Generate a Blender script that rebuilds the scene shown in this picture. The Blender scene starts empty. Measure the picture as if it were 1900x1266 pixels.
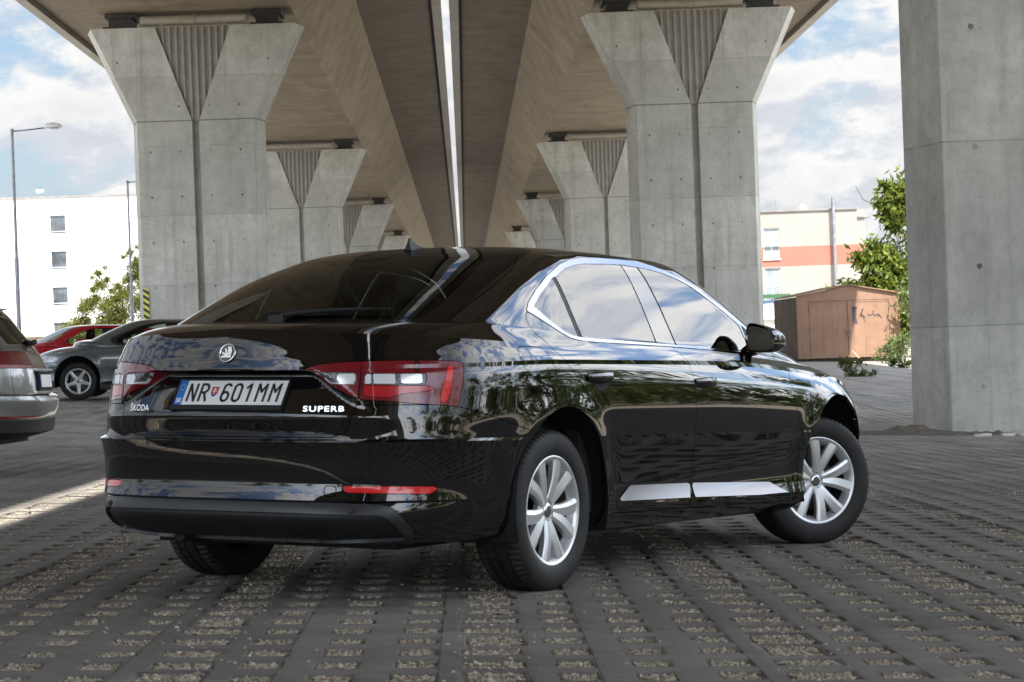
import bpy, math, random
import numpy as np
from mathutils import Vector, Matrix
random.seed(7); RNG = np.random.default_rng(11)
SC = bpy.context.scene; COL = SC.collection
rad = math.radians

# ---------------------------------------------------------------- object helpers
def tag(o, label=None, cat=None, group=None, kind=None):
    if label: o['label'] = label
    if cat: o['category'] = cat
    if group: o['group'] = group
    if kind: o['kind'] = kind
    return o

def empty(name, loc=(0, 0, 0), rz=0.0, M=None):
    o = bpy.data.objects.new(name, None); COL.objects.link(o)
    if M is not None: o.matrix_world = M
    else: o.location = loc; o.rotation_euler = (0, 0, rz)
    o.empty_display_size = .2
    return o

def mesh_obj(name, V, F, mat, parent=None, smooth=False, normals=None, mat_idx=None):
    me = bpy.data.meshes.new(name)
    me.from_pydata([tuple(map(float, v)) for v in V], [], [tuple(map(int, f)) for f in F])
    for m in (mat if isinstance(mat, (list, tuple)) else [mat]): me.materials.append(m)
    if mat_idx is not None: me.polygons.foreach_set('material_index', np.asarray(mat_idx, dtype=np.int32))
    if smooth: me.polygons.foreach_set('use_smooth', np.ones(len(me.polygons), dtype=bool))
    me.update()
    if normals is not None: me.normals_split_custom_set_from_vertices([tuple(map(float, n)) for n in normals])
    o = bpy.data.objects.new(name, me); COL.objects.link(o)
    if parent is not None: o.parent = parent
    return o

def fast_mesh(name, V, F, mat, parent=None, smooth=False):
    """V (n,3), F (m,k) arrays of one polygon size"""
    V = np.ascontiguousarray(V, dtype=np.float32); F = np.ascontiguousarray(F, dtype=np.int32)
    me = bpy.data.meshes.new(name); m, k = F.shape
    me.vertices.add(len(V)); me.vertices.foreach_set('co', V.ravel())
    me.loops.add(m*k); me.loops.foreach_set('vertex_index', F.ravel())
    me.polygons.add(m); me.polygons.foreach_set('loop_start', np.arange(0, m*k, k, dtype=np.int32))
    me.polygons.foreach_set('loop_total', np.full(m, k, dtype=np.int32))
    if smooth: me.polygons.foreach_set('use_smooth', np.ones(m, dtype=bool))
    for q in (mat if isinstance(mat, (list, tuple)) else [mat]): me.materials.append(q)
    me.update(calc_edges=True)
    o = bpy.data.objects.new(name, me); COL.objects.link(o)
    if parent is not None: o.parent = parent
    return o

class MB:
    """collects simple solids, builds them as ONE mesh object"""
    def __init__(s): s.V = []; s.F = []
    def add(s, V, F):
        o = len(s.V); s.V += [tuple(v) for v in V]; s.F += [tuple(i + o for i in f) for f in F]; return s
    def box(s, x0, y0, z0, x1, y1, z1, M=None):
        V = [(x, y, z) for z in (z0, z1) for y in (y0, y1) for x in (x0, x1)]
        if M is not None: V = [tuple(M @ Vector(v)) for v in V]
        return s.add(V, [(0,2,3,1),(4,5,7,6),(0,1,5,4),(2,6,7,3),(0,4,6,2),(1,3,7,5)])
    def tube(s, pts, r, n=8, cap=True):
        pts = [Vector(p) for p in pts]; rr = r if isinstance(r, (list, tuple)) else [r]*len(pts)
        V = []; up = None
        for i, p in enumerate(pts):
            d = (pts[min(i+1, len(pts)-1)] - pts[max(i-1, 0)]).normalized()
            if up is None: up = Vector((0,0,1)) if abs(d.z) < .9 else Vector((1,0,0))
            a = d.cross(up).normalized(); b = a.cross(d).normalized(); up = b
            for k in range(n):
                t = 2*math.pi*k/n; V.append(p + rr[i]*(math.cos(t)*a + math.sin(t)*b))
        F = []
        for i in range(len(pts)-1):
            for k in range(n):
                F.append((i*n+k, i*n+(k+1) % n, (i+1)*n+(k+1) % n, (i+1)*n+k))
        if cap: F += [tuple(range(n-1, -1, -1)), tuple(range((len(pts)-1)*n, len(pts)*n))]
        return s.add(V, F)
    def prism(s, poly, z0, z1, axis='z'):
        n = len(poly)
        def mk(a, b, c): return {'z': (a, b, c), 'y': (a, c, b), 'x': (c, a, b)}[axis]
        V = [mk(a, b, z0) for a, b in poly] + [mk(a, b, z1) for a, b in poly]
        F = [tuple(range(n-1, -1, -1)), tuple(range(n, 2*n))] + [(i, (i+1) % n, n+(i+1) % n, n+i) for i in range(n)]
        return s.add(V, F)
    def lathe(s, prof, n=48, axis='y', c=(0, 0, 0)):
        """prof: (radius, offset along the axis)"""
        V = []; m = len(prof)
        for k in range(n):
            t = 2*math.pi*k/n; ct, st = math.cos(t), math.sin(t)
            for r, h in prof:
                V.append({'y': (r*ct + c[0], h + c[1], r*st + c[2]), 'z': (r*ct + c[0], r*st + c[1], h + c[2])}[axis])
        F = [(k*m+i, k*m+i+1, ((k+1) % n)*m+i+1, ((k+1) % n)*m+i) for k in range(n) for i in range(m-1)]
        return s.add(V, F)
    def build(s, name, mat, parent=None, smooth=False, angle=None):
        import bmesh
        me = bpy.data.meshes.new(name); bm = bmesh.new()
        vs = [bm.verts.new(v) for v in s.V]
        for f in s.F:
            try: bm.faces.new([vs[i] for i in f])
            except ValueError: pass
        bmesh.ops.recalc_face_normals(bm, faces=bm.faces)
        bm.to_mesh(me); bm.free()
        for q in (mat if isinstance(mat, (list, tuple)) else [mat]): me.materials.append(q)
        if smooth or angle:
            me.polygons.foreach_set('use_smooth', np.ones(len(me.polygons), dtype=bool))
            if angle: me.set_sharp_from_angle(angle=rad(angle))
        me.update()
        o = bpy.data.objects.new(name, me); COL.objects.link(o)
        if parent is not None: o.parent = parent
        return o

def copy_tree(o, parent=None):
    c = o.copy(); COL.objects.link(c)
    if parent is not None:
        c.parent = parent; c.matrix_parent_inverse = o.matrix_parent_inverse.copy()
    for ch in list(o.children): copy_tree(ch, c)
    return c

def text_mesh(name, s, size, mat, parent, M, depth=.001, sx=1.0, spacing=1.0, align='CENTER', bold=0.0):
    cu = bpy.data.curves.new(name, 'FONT'); cu.body = s; cu.size = size; cu.extrude = depth
    cu.align_x = align; cu.align_y = 'CENTER'; cu.space_character = spacing; cu.resolution_u = 4; cu.offset = bold
    t = bpy.data.objects.new(name + '_text', cu); COL.objects.link(t)
    dg = bpy.context.evaluated_depsgraph_get(); dg.update()
    me = bpy.data.meshes.new_from_object(t.evaluated_get(dg))
    bpy.data.objects.remove(t); bpy.data.curves.remove(cu)
    for v in me.vertices: v.co = M @ Vector((v.co.x*sx, v.co.y, v.co.z))
    me.materials.clear(); me.materials.append(mat); me.name = name
    o = bpy.data.objects.new(name, me); COL.objects.link(o); o.parent = parent
    return o

# ---------------------------------------------------------------- materials
class NT:
    def __init__(s, name):
        s.m = bpy.data.materials.new(name); s.m.use_nodes = True; s.t = s.m.node_tree
        s.t.nodes.clear(); s.out = s.t.nodes.new('ShaderNodeOutputMaterial')
    def n(s, typ, **kw):
        nd = s.t.nodes.new('ShaderNode' + typ); ins = kw.pop('ins', {})
        for k, v in kw.items(): setattr(nd, k, v)
        for k, v in ins.items(): s.set(nd, k, v)
        return nd
    def set(s, nd, k, v):
        i = nd.inputs[k]
        if isinstance(v, bpy.types.NodeSocket): s.t.links.new(v, i)
        elif isinstance(v, (tuple, list)) and len(v) == 3 and i.type == 'RGBA': i.default_value = (*v, 1)
        else: i.default_value = v
    def surf(s, sh): s.t.links.new(sh, s.out.inputs['Surface'])
    def pos(s, space='Object'): return s.n('TexCoord').outputs[space]
    def mapping(s, vec, scale=(1, 1, 1), rot=(0, 0, 0), loc=(0, 0, 0)):
        return s.n('Mapping', ins={'Vector': vec, 'Scale': scale, 'Rotation': rot, 'Location': loc}).outputs[0]
    def noise(s, vec, scale, detail=4, rough=.55, dist=0.0):
        return s.n('TexNoise', ins={'Vector': vec, 'Scale': scale, 'Detail': detail, 'Roughness': rough, 'Distortion': dist}).outputs['Fac']
    def ramp(s, fac, stops, interp='LINEAR'):
        r = s.n('ValToRGB'); r.color_ramp.interpolation = interp
        e = r.color_ramp.elements
        while len(e) < len(stops): e.new(.5)
        for k, (p, c) in enumerate(stops):
            e[k].position = p; e[k].color = (*c, 1) if isinstance(c, (tuple, list)) else (c, c, c, 1)
        s.set(r, 'Fac', fac); return r.outputs[0]
    def mix(s, a, b, fac, mode='MIX'):
        m = s.n('Mix', data_type='RGBA', blend_type=mode)
        for k, v in ((0, fac), (6, a), (7, b)):
            i = m.inputs[k]
            if isinstance(v, bpy.types.NodeSocket): s.t.links.new(v, i)
            elif isinstance(v, (tuple, list)): i.default_value = (*v, 1)
            elif k == 0: i.default_value = v
            else: i.default_value = (v, v, v, 1)
        return m.outputs[2]
    def math(s, op, a, b=0.0, c=0.0):
        m = s.n('Math', operation=op)
        for i, v in enumerate((a, b, c)):
            if isinstance(v, bpy.types.NodeSocket): s.t.links.new(v, m.inputs[i])
            else: m.inputs[i].default_value = v
        return m.outputs[0]
    def sep(s, vec):
        x = s.n('SeparateXYZ', ins={'Vector': vec}); return x.outputs
    def bump(s, h, strength=.3, dist=.02, nrm=None):
        b = s.n('Bump', ins={'Height': h, 'Strength': strength, 'Distance': dist})
        if nrm is not None: s.set(b, 'Normal', nrm)
        return b.outputs[0]
    def pbr(s, base, rough=.5, metal=0.0, **kw):
        p = s.n('BsdfPrincipled', ins={'Base Color': base, 'Roughness': rough, 'Metallic': metal})
        for k, v in kw.items(): s.set(p, k, v)
        s.surf(p.outputs[0]); return p

def simple(name, base, rough=.5, metal=0.0, **kw):
    t = NT(name); t.pbr(base, rough, metal, **kw); return t.m

def varied(name, c0, c1, scale=6, rough=.6, metal=0.0, bump=.15, bdist=.004, detail=6, stretch=(1, 1, 1), **kw):
    t = NT(name); v = t.mapping(t.pos(), stretch)
    f = t.noise(v, scale, detail)
    p = t.pbr(t.ramp(f, [(.3, c0), (.7, c1)]), rough, metal, **kw)
    if bump: t.set(p, 'Normal', t.bump(t.noise(v, scale*4, 4), bump, bdist))
    return t.m
SUPERB_MATRIX = [[0.51378, -0.857277, 0.033267, -0.4343], [0.857498, 0.514359, 0.011504, 9.8591], [-0.026973, 0.022615, 0.99938, -0.09959], [0, 0, 0, 1]]
CAM_MATRIX = [[0.9991481, 0.0359693, -0.0202297], [-0.0201837, -0.0016429, -0.9997949], [-0.0359952, 0.9993515, -0.0009155]]
# ---------------------------------------------------------------- car body shell
def pchip(x, y, q):
    x = np.asarray(x, float); y = np.asarray(y, float); q = np.asarray(q, float)
    n = len(x)
    if n == 1: return np.full(q.shape, y[0])
    h = np.diff(x); d = np.diff(y) / h
    if n == 2: m = np.array([d[0], d[0]])
    else:
        m = np.zeros(n)
        for i in range(1, n - 1):
            if d[i-1] * d[i] > 0:
                w1 = 2*h[i] + h[i-1]; w2 = h[i] + 2*h[i-1]
                m[i] = (w1 + w2) / (w1 / d[i-1] + w2 / d[i])
        def end(h0, h1, d0, d1):
            r = ((2*h0 + h1) * d0 - h0 * d1) / (h0 + h1)
            if r * d0 <= 0: return 0.0
            if d0 * d1 <= 0 and abs(r) > 3 * abs(d0): return 3 * d0
            return r
        m[0] = end(h[0], h[1], d[0], d[1]); m[-1] = end(h[-1], h[-2], d[-1], d[-2])
    k = np.clip(np.searchsorted(x, q) - 1, 0, n - 2)
    t = (q - x[k]) / h[k]; t = np.clip(t, 0, 1)
    return (y[k]*(1+2*t)*(1-t)**2 + h[k]*m[k]*t*(1-t)**2 + y[k+1]*t*t*(3-2*t) + h[k]*m[k+1]*t*t*(t-1))

NR, NS, NF = 84, 140, 44          # stations: rear quarter, side, front quarter

def quarter(n, N):
    """unit superellipse quarter, N+1 points evenly spaced by arc length: (a from 1 to 0, b from 0 to 1)"""
    th = np.linspace(0, np.pi/2, 900)
    a = np.cos(th)**(2.0/n); b = np.sin(th)**(2.0/n)
    s = np.concatenate([[0], np.cumsum(np.hypot(np.diff(a), np.diff(b)))])
    q = np.linspace(0, s[-1], N+1)
    return np.interp(q, s, a), np.interp(q, s, b)

def plan_row(p):
    """p: Ur,B,Uf, wr,wc,w0,w1,w2,wfc,wf, nr,nf, Ucr,Ucf, belly"""
    Ur, B, Uf, wr, wc, w0, w1, w2, wfc, wf, nr, nf, Ucr, Ucf, Bf = p
    a, b = quarter(nr, NR)
    u = Ucr - (Ucr - Ur) * a; v = B * b
    us = np.linspace(Ucr, Ucf, NS+1)
    t = (us - Ucr) / (Ucf - Ucr)
    vs = B + (Bf - B) * (3*t*t - 2*t*t*t)
    a2, b2 = quarter(nf, NF); a2, b2 = a2[::-1], b2[::-1]
    uf = Ucf + (Uf - Ucf) * a2; vf = Bf * b2
    U = np.concatenate([u, us[1:], uf[1:]]); V = np.concatenate([v, vs[1:], vf[1:]])
    k = np.array([0, .60*NR, NR, NR+.5*NS, NR+NS, NR+NS+.45*NF, NR+NS+NF])
    W = pchip(k, [wr, wc, w0, w1, w2, wfc, wf], np.arange(len(U)))
    return np.stack([U, V, W], 1)

def shell(rows, sub):
    """rows: list of (params, crease flag, sub-steps to the next row). Returns list of bands (P grid) split at creases."""
    par = np.array([r[0] for r in rows], float)
    t = np.arange(len(rows), dtype=float)
    # chord parameter, side + rear
    d = np.zeros(len(rows))
    for i in range(1, len(rows)):
        A, Bq = par[i-1], par[i]
        d[i] = d[i-1] + np.sqrt((A[1]-Bq[1])**2 + (A[6]-Bq[6])**2) * .6 + np.sqrt((A[0]-Bq[0])**2 + (A[3]-Bq[3])**2) * .4 + 1e-3
    bands = []; i0 = 0
    for i in range(1, len(rows)):
        if rows[i][1] or i == len(rows) - 1:
            x = d[i0:i+1]; q = []
            for j in range(i0, i):
                n = int(math.ceil(rows[j][2]*1.4))
                q += list(np.linspace(d[j], d[j+1], n, endpoint=False))
            q.append(d[i]); q = np.array(q)
            pp = np.stack([pchip(x, par[i0:i+1, c], q) for c in range(par.shape[1])], 1)
            bands.append(np.stack([plan_row(p) for p in pp], 0))
            i0 = i
    return bands
# ---------------------------------------------------------------- panels cut out of the shell
def sdf(poly, X, Y):
    """signed distance to a closed polygon, positive inside"""
    P = np.asarray(poly, float); A = P; B = np.roll(P, -1, 0)
    d = np.full(X.shape, 1e9); ins = np.zeros(X.shape, bool)
    for (x0, y0), (x1, y1) in zip(A, B):
        ex, ey = x1-x0, y1-y0; L = ex*ex + ey*ey + 1e-12
        t = np.clip(((X-x0)*ex + (Y-y0)*ey)/L, 0, 1)
        d = np.minimum(d, np.hypot(X-x0-t*ex, Y-y0-t*ey))
        c = ((y0 > Y) != (y1 > Y)) & (X < (x1-x0)*(Y-y0)/((y1-y0) if abs(y1-y0) > 1e-12 else 1e-12) + x0)
        ins ^= c
    return np.where(ins, d, -d)

class Panels:
    def __init__(s, bands, qscale=1.68, blend=None):
        Vs = []; Ns = []; s.F = []; off = 0
        for P in bands:
            n, m = P.shape[:2]
            dv = np.gradient(P, axis=0); ds = np.gradient(P, axis=1)
            N = -np.cross(ds, dv); L = np.linalg.norm(N, axis=2, keepdims=True)
            N = N/np.maximum(L, 1e-12)
            # degenerate normals (roof ridge)
            bad = (L[..., 0] < 1e-9); N[bad] = (0, 0, 1)
            P = P.copy(); z = P[..., 1] < .0015; P[..., 1][z] = 0
            N[..., 1][z] = 0
            N /= np.maximum(np.linalg.norm(N, axis=2, keepdims=True), 1e-9)
            q = np.tile(np.arange(m)*qscale/NR, (n, 1))[..., None]
            Vs.append(np.concatenate([P, q, N], 2).reshape(-1, 7))
            for i in range(n-1):
                for j in range(m-1):
                    a = off + i*m + j; s.F.append([a, a+1, a+m+1, a+m])
            off += n*m
        s.V = [tuple(r) for r in np.concatenate(Vs)]
        s.lab = ['body']*len(s.F)
        if blend is not None:           # normals alone bent inside the outline, placing a sky highlight beside the windows
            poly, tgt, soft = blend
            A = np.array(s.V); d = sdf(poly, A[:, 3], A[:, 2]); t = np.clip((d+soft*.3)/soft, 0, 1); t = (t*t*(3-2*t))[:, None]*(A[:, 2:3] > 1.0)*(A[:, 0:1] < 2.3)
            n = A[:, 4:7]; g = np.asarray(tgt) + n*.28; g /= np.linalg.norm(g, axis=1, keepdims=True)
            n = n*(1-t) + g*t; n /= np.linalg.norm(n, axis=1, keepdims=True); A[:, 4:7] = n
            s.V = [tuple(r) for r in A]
    def coords(s, c):
        A = np.array(s.V); i = {'u': 0, 'v': 1, 'w': 2, 'q': 3}
        return A[:, i[c[0]]], A[:, i[c[1]]]
    def split(s, fn, frm, c='qw'):
        X, Y = s.coords(c); s.assign(None, None, frm=frm, fn=lambda A: fn(X, Y))
    def assign(s, label, poly, c='uw', cond=None, frm=None, fn=None):
        X, Y = s.coords(c)
        phi = sdf(poly, X, Y) if fn is None else fn(np.array(s.V))
        sg = np.where(phi > 2e-4, 1, np.where(phi < -2e-4, -1, 0))
        A = np.array(s.V)
        F2 = []; L2 = []; cache = {}
        for f, lb in zip(s.F, s.lab):
            sf = [sg[i] for i in f]
            mx, mn = max(sf), min(sf)
            if mx <= 0 or (frm and lb not in frm):
                F2.append(f); L2.append(lb); continue
            if cond is not None and not cond(A[f].mean(0)):
                F2.append(f); L2.append(lb); continue
            if mn >= 0:
                F2.append(f); L2.append(label or lb); continue
            pos = []; neg = []; n = len(f)
            for k in range(n):
                a, b = f[k], f[(k+1) % n]
                if sg[a] >= 0: pos.append(a)
                if sg[a] <= 0: neg.append(a)
                if sg[a]*sg[b] < 0:
                    key = (a, b) if a < b else (b, a)
                    m = cache.get(key)
                    if m is None:
                        t = phi[a]/(phi[a]-phi[b])
                        r = [s.V[a][i] + t*(s.V[b][i]-s.V[a][i]) for i in range(7)]
                        l = math.sqrt(r[4]**2 + r[5]**2 + r[6]**2) or 1
                        r[4] /= l; r[5] /= l; r[6] /= l
                        m = len(s.V); s.V.append(tuple(r)); cache[key] = m
                    pos.append(m); neg.append(m)
            if len(pos) > 2: F2.append(pos); L2.append(label or lb)
            if len(neg) > 2: F2.append(neg); L2.append(lb)
        s.F, s.lab = F2, L2
    def extract(s, labels, side, gap=.0018, flange=.014, push=0.0, flat=None, tiltw=0.0):
        """side 'R', 'L' or 'both' -> V, N, F with panel gaps and turned-in edges"""
        labels = {labels} if isinstance(labels, str) else set(labels)
        F = [f for f, l in zip(s.F, s.lab) if l in labels]
        used = sorted({i for f in F for i in f}); mp = {o: k for k, o in enumerate(used)}
        A = np.array([s.V[i] for i in used]); P = A[:, :3].copy(); N = A[:, 4:7].copy()
        if tiltw:
            N[:, 2] += tiltw; N /= np.linalg.norm(N, axis=1, keepdims=True)
        if flat is not None:
            N[:, 2] = flat*np.abs(N[:, 1]); N[:, 0] *= .5; N /= np.linalg.norm(N, axis=1, keepdims=True)
        F = [[mp[i] for i in f] for f in F]
        # weld equal positions with close normals so boundaries are true outlines only
        key = {}; wm = np.arange(len(P))
        for i, p in enumerate(P):
            k = (round(p[0], 5), round(p[1], 5), round(p[2], 5))
            wm[i] = key.setdefault(k, i)
        if side in ('L', 'both'):
            PM = P*[1, -1, 1]; NM = N*[1, -1, 1]
        if side == 'L': P, N = PM, NM; F = [f[::-1] for f in F]
        elif side == 'both':
            n = len(P); idx = np.where(np.abs(P[:, 1]) < 1e-6, np.arange(n), np.arange(n)+n)
            F = F + [[int(idx[i]) for i in f[::-1]] for f in F]
            P = np.concatenate([P, PM]); N = np.concatenate([N, NM])
            wm = np.concatenate([wm, [idx[w] for w in wm]])
        e = {}
        for f in F:
            for k in range(len(f)):
                a, b = wm[f[k]], wm[f[(k+1) % len(f)]]
                if a == b: continue
                kk = (a, b) if a < b else (b, a); e[kk] = e.get(kk, 0) + 1
        bnd = [] ; inw = {}
        for f in F:
            c = P[f].mean(0)
            for k in range(len(f)):
                i, j = f[k], f[(k+1) % len(f)]; a, b = wm[i], wm[j]
                if a == b: continue
                if e[(a, b) if a < b else (b, a)] == 1:
                    bnd.append((i, j)); t = P[j]-P[i]; t /= np.linalg.norm(t)+1e-12
                    d = c-P[i]; d -= t*(d@t); d -= N[i]*(d@N[i]); l = np.linalg.norm(d)
                    if l > 1e-9:
                        for q in (a, b): inw[q] = inw.get(q, 0)+d/l
        P2 = P.copy()
        rep = {}
        for i in range(len(P)): rep.setdefault(wm[i], []).append(i)
        for q, d in inw.items():
            l = np.linalg.norm(d)
            if l > 1e-9:
                for i in rep.get(q, []): P2[i] = P[i] + d/l*gap
        if push: P2 = P2 + N*push
        V = list(map(tuple, P2)); NN = list(map(tuple, N)); FF = [list(f) for f in F]
        if flange:
            new = {}
            for i, j in bnd:
                ids = []
                for q in (i, j):
                    w = wm[q]
                    if w not in new:
                        d = np.asarray(inw.get(w, np.zeros(3)), float); l = np.linalg.norm(d); d = d/l if l > 1e-9 else d
                        k = len(V); V.append(tuple(P2[q])); V.append(tuple(P2[q]-N[q]*flange))
                        nn = tuple(-d) if l > 1e-9 else tuple(N[q])
                        NN.append(nn); NN.append(nn); new[w] = k
                    ids.append(new[w])
                FF.append([ids[1], ids[0], ids[0]+1, ids[1]+1])
        return V, NN, FF
    def build(s, name, labels, side, mat, parent, **kw):
        if not any(l in ({labels} if isinstance(labels, str) else set(labels)) for l in s.lab):
            print('EMPTY PANEL', name, labels); return None
        V, N, F = s.extract(labels, side, **kw)
        V = [(a, -b, c) for a, b, c in V]; N = [(a, -b, c) for a, b, c in N]      # shell coordinates have v to the right
        return mesh_obj(name, V, F, mat, parent, smooth=True, normals=N)

    def build_islands(s, name, labels, side, mat, parent, **kw):
        """every separate piece of a label as a part of its own"""
        V, N, F = s.extract(labels, side, **kw)
        par = {}
        def find(a):
            while par.setdefault(a, a) != a: par[a] = par[par[a]]; a = par[a]
            return a
        key = {}
        def k(i): return key.setdefault((round(V[i][0], 4), round(V[i][1], 4), round(V[i][2], 4)), i)
        for f in F:
            r = find(k(f[0]))
            for i in f[1:]: par[find(k(i))] = r
        grp = {}
        for f in F: grp.setdefault(find(k(f[0])), []).append(f)
        for fs in grp.values():
            if len(fs) < 4: continue
            u = sorted({i for f in fs for i in f}); mp = {o: j for j, o in enumerate(u)}
            mesh_obj(name, [(V[i][0], -V[i][1], V[i][2]) for i in u], [[mp[i] for i in f] for f in fs], mat, parent, smooth=True, normals=[(N[i][0], -N[i][1], N[i][2]) for i in u])
# ---------------------------------------------------------------- vehicle materials
def paint(name, base, flake=0.0, coat_ior=1.9, rough=.25, metal=0.0, dirt=.04):
    t = NT(name); v = t.pos()
    b = base
    if flake:
        f = t.n('TexVoronoi', ins={'Vector': v, 'Scale': 900.0}).outputs['Distance']
        b = t.mix(base, tuple(min(1, c*1.6+.01) for c in base), t.math('MULTIPLY', f, flake))
    d = t.ramp(t.noise(v, 3.0, 8, .65), [(.45, 0.0), (.85, dirt)])
    b = t.mix(b, (.16, .14, .12), d)
    p = t.pbr(b, rough, metal)
    t.set(p, 'Specular IOR Level', .5 if metal else 0.0)
    t.set(p, 'Coat Weight', 1.0); t.set(p, 'Coat IOR', coat_ior)
    t.set(p, 'Coat Roughness', t.ramp(t.noise(v, 7, 5), [(.3, .012), (.8, .035)]))
    t.set(p, 'Coat Normal', t.bump(t.noise(v, 2.2, 2), .02, .003))
    return t.m

def glass(name, tint, ior=2.0, rough=.0):
    t = NT(name)
    tr = t.n('BsdfTransparent', ins={'Color': tint}).outputs[0]
    gl = t.n('BsdfGlossy', ins={'Color': (1, 1, 1), 'Roughness': rough}).outputs[0]
    fr = t.n('Fresnel', ins={'IOR': ior}).outputs[0]
    t.surf(t.n('MixShader', ins={0: fr, 1: tr, 2: gl}).outputs[0]); return t.m

M_BLACK = paint('black_paint', (.004, .004, .005), coat_ior=1.85, dirt=.006)
M_GLOSSBLACK = simple('gloss_black_trim', (.006, .006, .007), .06, IOR=1.9)
M_PLASTIC = varied('matte_black_plastic', (.006, .006, .0065), (.011, .011, .0115), 30, .55, bump=.3, bdist=.001)
M_PLASTIC2 = varied('grey_black_plastic', (.026, .028, .031), (.038, .040, .044), 40, .36, bump=.2, bdist=.001)
M_RUBBER = varied('tyre_rubber', (.006, .006, .0065), (.017, .0165, .016), 14, .65, bump=.3, bdist=.002)
M_CHROME = simple('bright_chrome', (.82, .83, .85), .06, 1.0)
M_TRIM = simple('window_trim_aluminium', (.125, .125, .14), .14, 1.0)
M_WTRIM = simple('window_trim_chrome', (.24, .24, .26), .10, 1.0)
M_CHROME_S = simple('satin_chrome', (.74, .75, .77), .18, 1.0)
M_ALLOY = varied('silver_alloy', (.70, .71, .72), (.78, .79, .80), 5, .34, .6, bump=.05)
M_STEEL = varied('dull_disc_steel', (.10, .10, .10), (.22, .21, .20), 20, .45, .8)
M_DARK = simple('dark_cavity', (.006, .006, .006), .8)
M_GLASS_R = glass('tinted_rear_glass', (.48, .72, .60), 1.42)
M_GLASS_S = glass('side_glass', (.66, .82, .74), 1.75)
M_GLASS_P = glass('plain_side_glass', (.72, .80, .76), 1.6)
M_GLASS_W = glass('windscreen_glass', (.62, .70, .66), 1.6)
M_SEAT = varied('dark_seat_fabric', (.010, .010, .010), (.022, .021, .020), 60, .8)
M_MIRROR = simple('mirror_glass', (.80, .84, .84), .01, 1.0)
def lens(name, base, em=0.0):
    t = NT(name); p = t.pbr(base, .18, 0)
    v = t.pos(); w = t.n('TexWave', ins={'Vector': v, 'Scale': 60.0, 'Distortion': .4}).outputs['Fac']
    t.set(p, 'Base Color', t.mix(base, tuple(min(1, c*1.7) for c in base), t.math('MULTIPLY', w, .5)))
    t.set(p, 'Coat Weight', 1.0); t.set(p, 'Coat IOR', 1.5); t.set(p, 'Coat Roughness', .01); return t.m
M_LENS = lens('dark_red_lens', (.16, .005, .011))
M_LENS_B = lens('bright_red_lens', (.70, .010, .012))
M_LENS_M = lens('mid_red_lens', (.42, .009, .015))
M_LENS_D = lens('smoked_red_lens', (.035, .004, .006))
M_LED = simple('clear_led_block', (.92, .93, .95), .15, .2)
M_SMOKE = varied('smoked_lamp_inside', (.05, .05, .055), (.30, .31, .32), 60, .2, .4, bump=.4)
M_CLEARL = varied('clear_lamp_reflector', (.30, .31, .33), (.95, .95, .97), 30, .12, .55, bump=.5, bdist=.006, stretch=(1, 1, .6))
M_WHITE_PL = varied('plate_white', (.86, .86, .85), (.90, .90, .89), 8, .35)
M_BLUE = simple('plate_blue', (.02, .16, .55), .35)
M_INK = simple('plate_black_ink', (.02, .02, .02), .4)
M_REDINK = simple('shield_red', (.55, .03, .04), .4); M_BLUEINK = simple('shield_blue', (.03, .07, .35), .4)
# ---------------------------------------------------------------- wheels (axis along local y, outer face at -y)
def tyre_mesh(R=.334, W=.215, rim=.218, n=288):
    h = W/2
    prof = [(rim-.012, h*.80, 0), (rim, h*.86, 0), (rim+.012, h*.93, 0), (rim+.035, h*1.0, 0), (rim+.058, h*1.01, 0), (R-.036, h*.985, 0), (R-.022, h*.94, 0), (R-.012, h*.885, 1), (R-.005, h*.80, 1),
            (R-.002, h*.66, 1), (R-.001, h*.50, 1), (R-.001, h*.47, 3), (R-.001, h*.39, 3), (R, h*.36, 2), (R, h*.20, 2), (R, h*.08, 2), (R, h*.06, 3), (R, -h*.06, 3)]
    prof = prof + [(r, -y, k) for r, y, k in reversed(prof[:-2])]
    prof = [(r, y, k) for r, y, k in prof]
    V = []; m = len(prof)
    for i in range(n):
        for j, (r, y, k) in enumerate(prof):
            a = 2*math.pi*i/n
            if k == 1: r = r - (.006 if (i % 4 == 0) else 0)
            elif k == 2: r = r - (.006 if ((i + int(abs(y)/h*14)) % 6 == 0) else 0)
            elif k == 3: r = r - .007
            V.append((r*math.cos(a), y, r*math.sin(a)))
    F = [(i*m+j, i*m+j+1, ((i+1) % n)*m+j+1, ((i+1) % n)*m+j) for i in range(n) for j in range(m-1)]
    return V, F

def spoke(mb, phi, twist, r0, r1, w0, w1, y0, y1, ridge, depth):
    """tapered spoke with a raised ridge; y is depth (outer is negative)"""
    N = 6; V = []
    for i in range(N+1):
        t = i/N; r = r0+(r1-r0)*t; a = phi+twist*t; w = w0+(w1-w0)*t; y = y0+(y1-y0)*t - .006*math.sin(math.pi*t)
        c, s = math.cos(a), math.sin(a)
        def pt(o, yy): return (r*c - o*s, yy, r*s + o*c)
        V += [pt(-w, y+depth), pt(-w, y+.004), pt(-w*.84, y), pt(w*ridge[0], y-.005), pt(w*.84, y-.001), pt(w, y+.003), pt(w, y+depth)]
    F = []
    for i in range(N):
        for k in range(7):
            F.append((i*7+k, i*7+(k+1) % 7, (i+1)*7+(k+1) % 7, (i+1)*7+k))
    F += [tuple(range(7)), tuple(range(N*7+6, N*7-1, -1))]
    mb.add(V, F)

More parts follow.
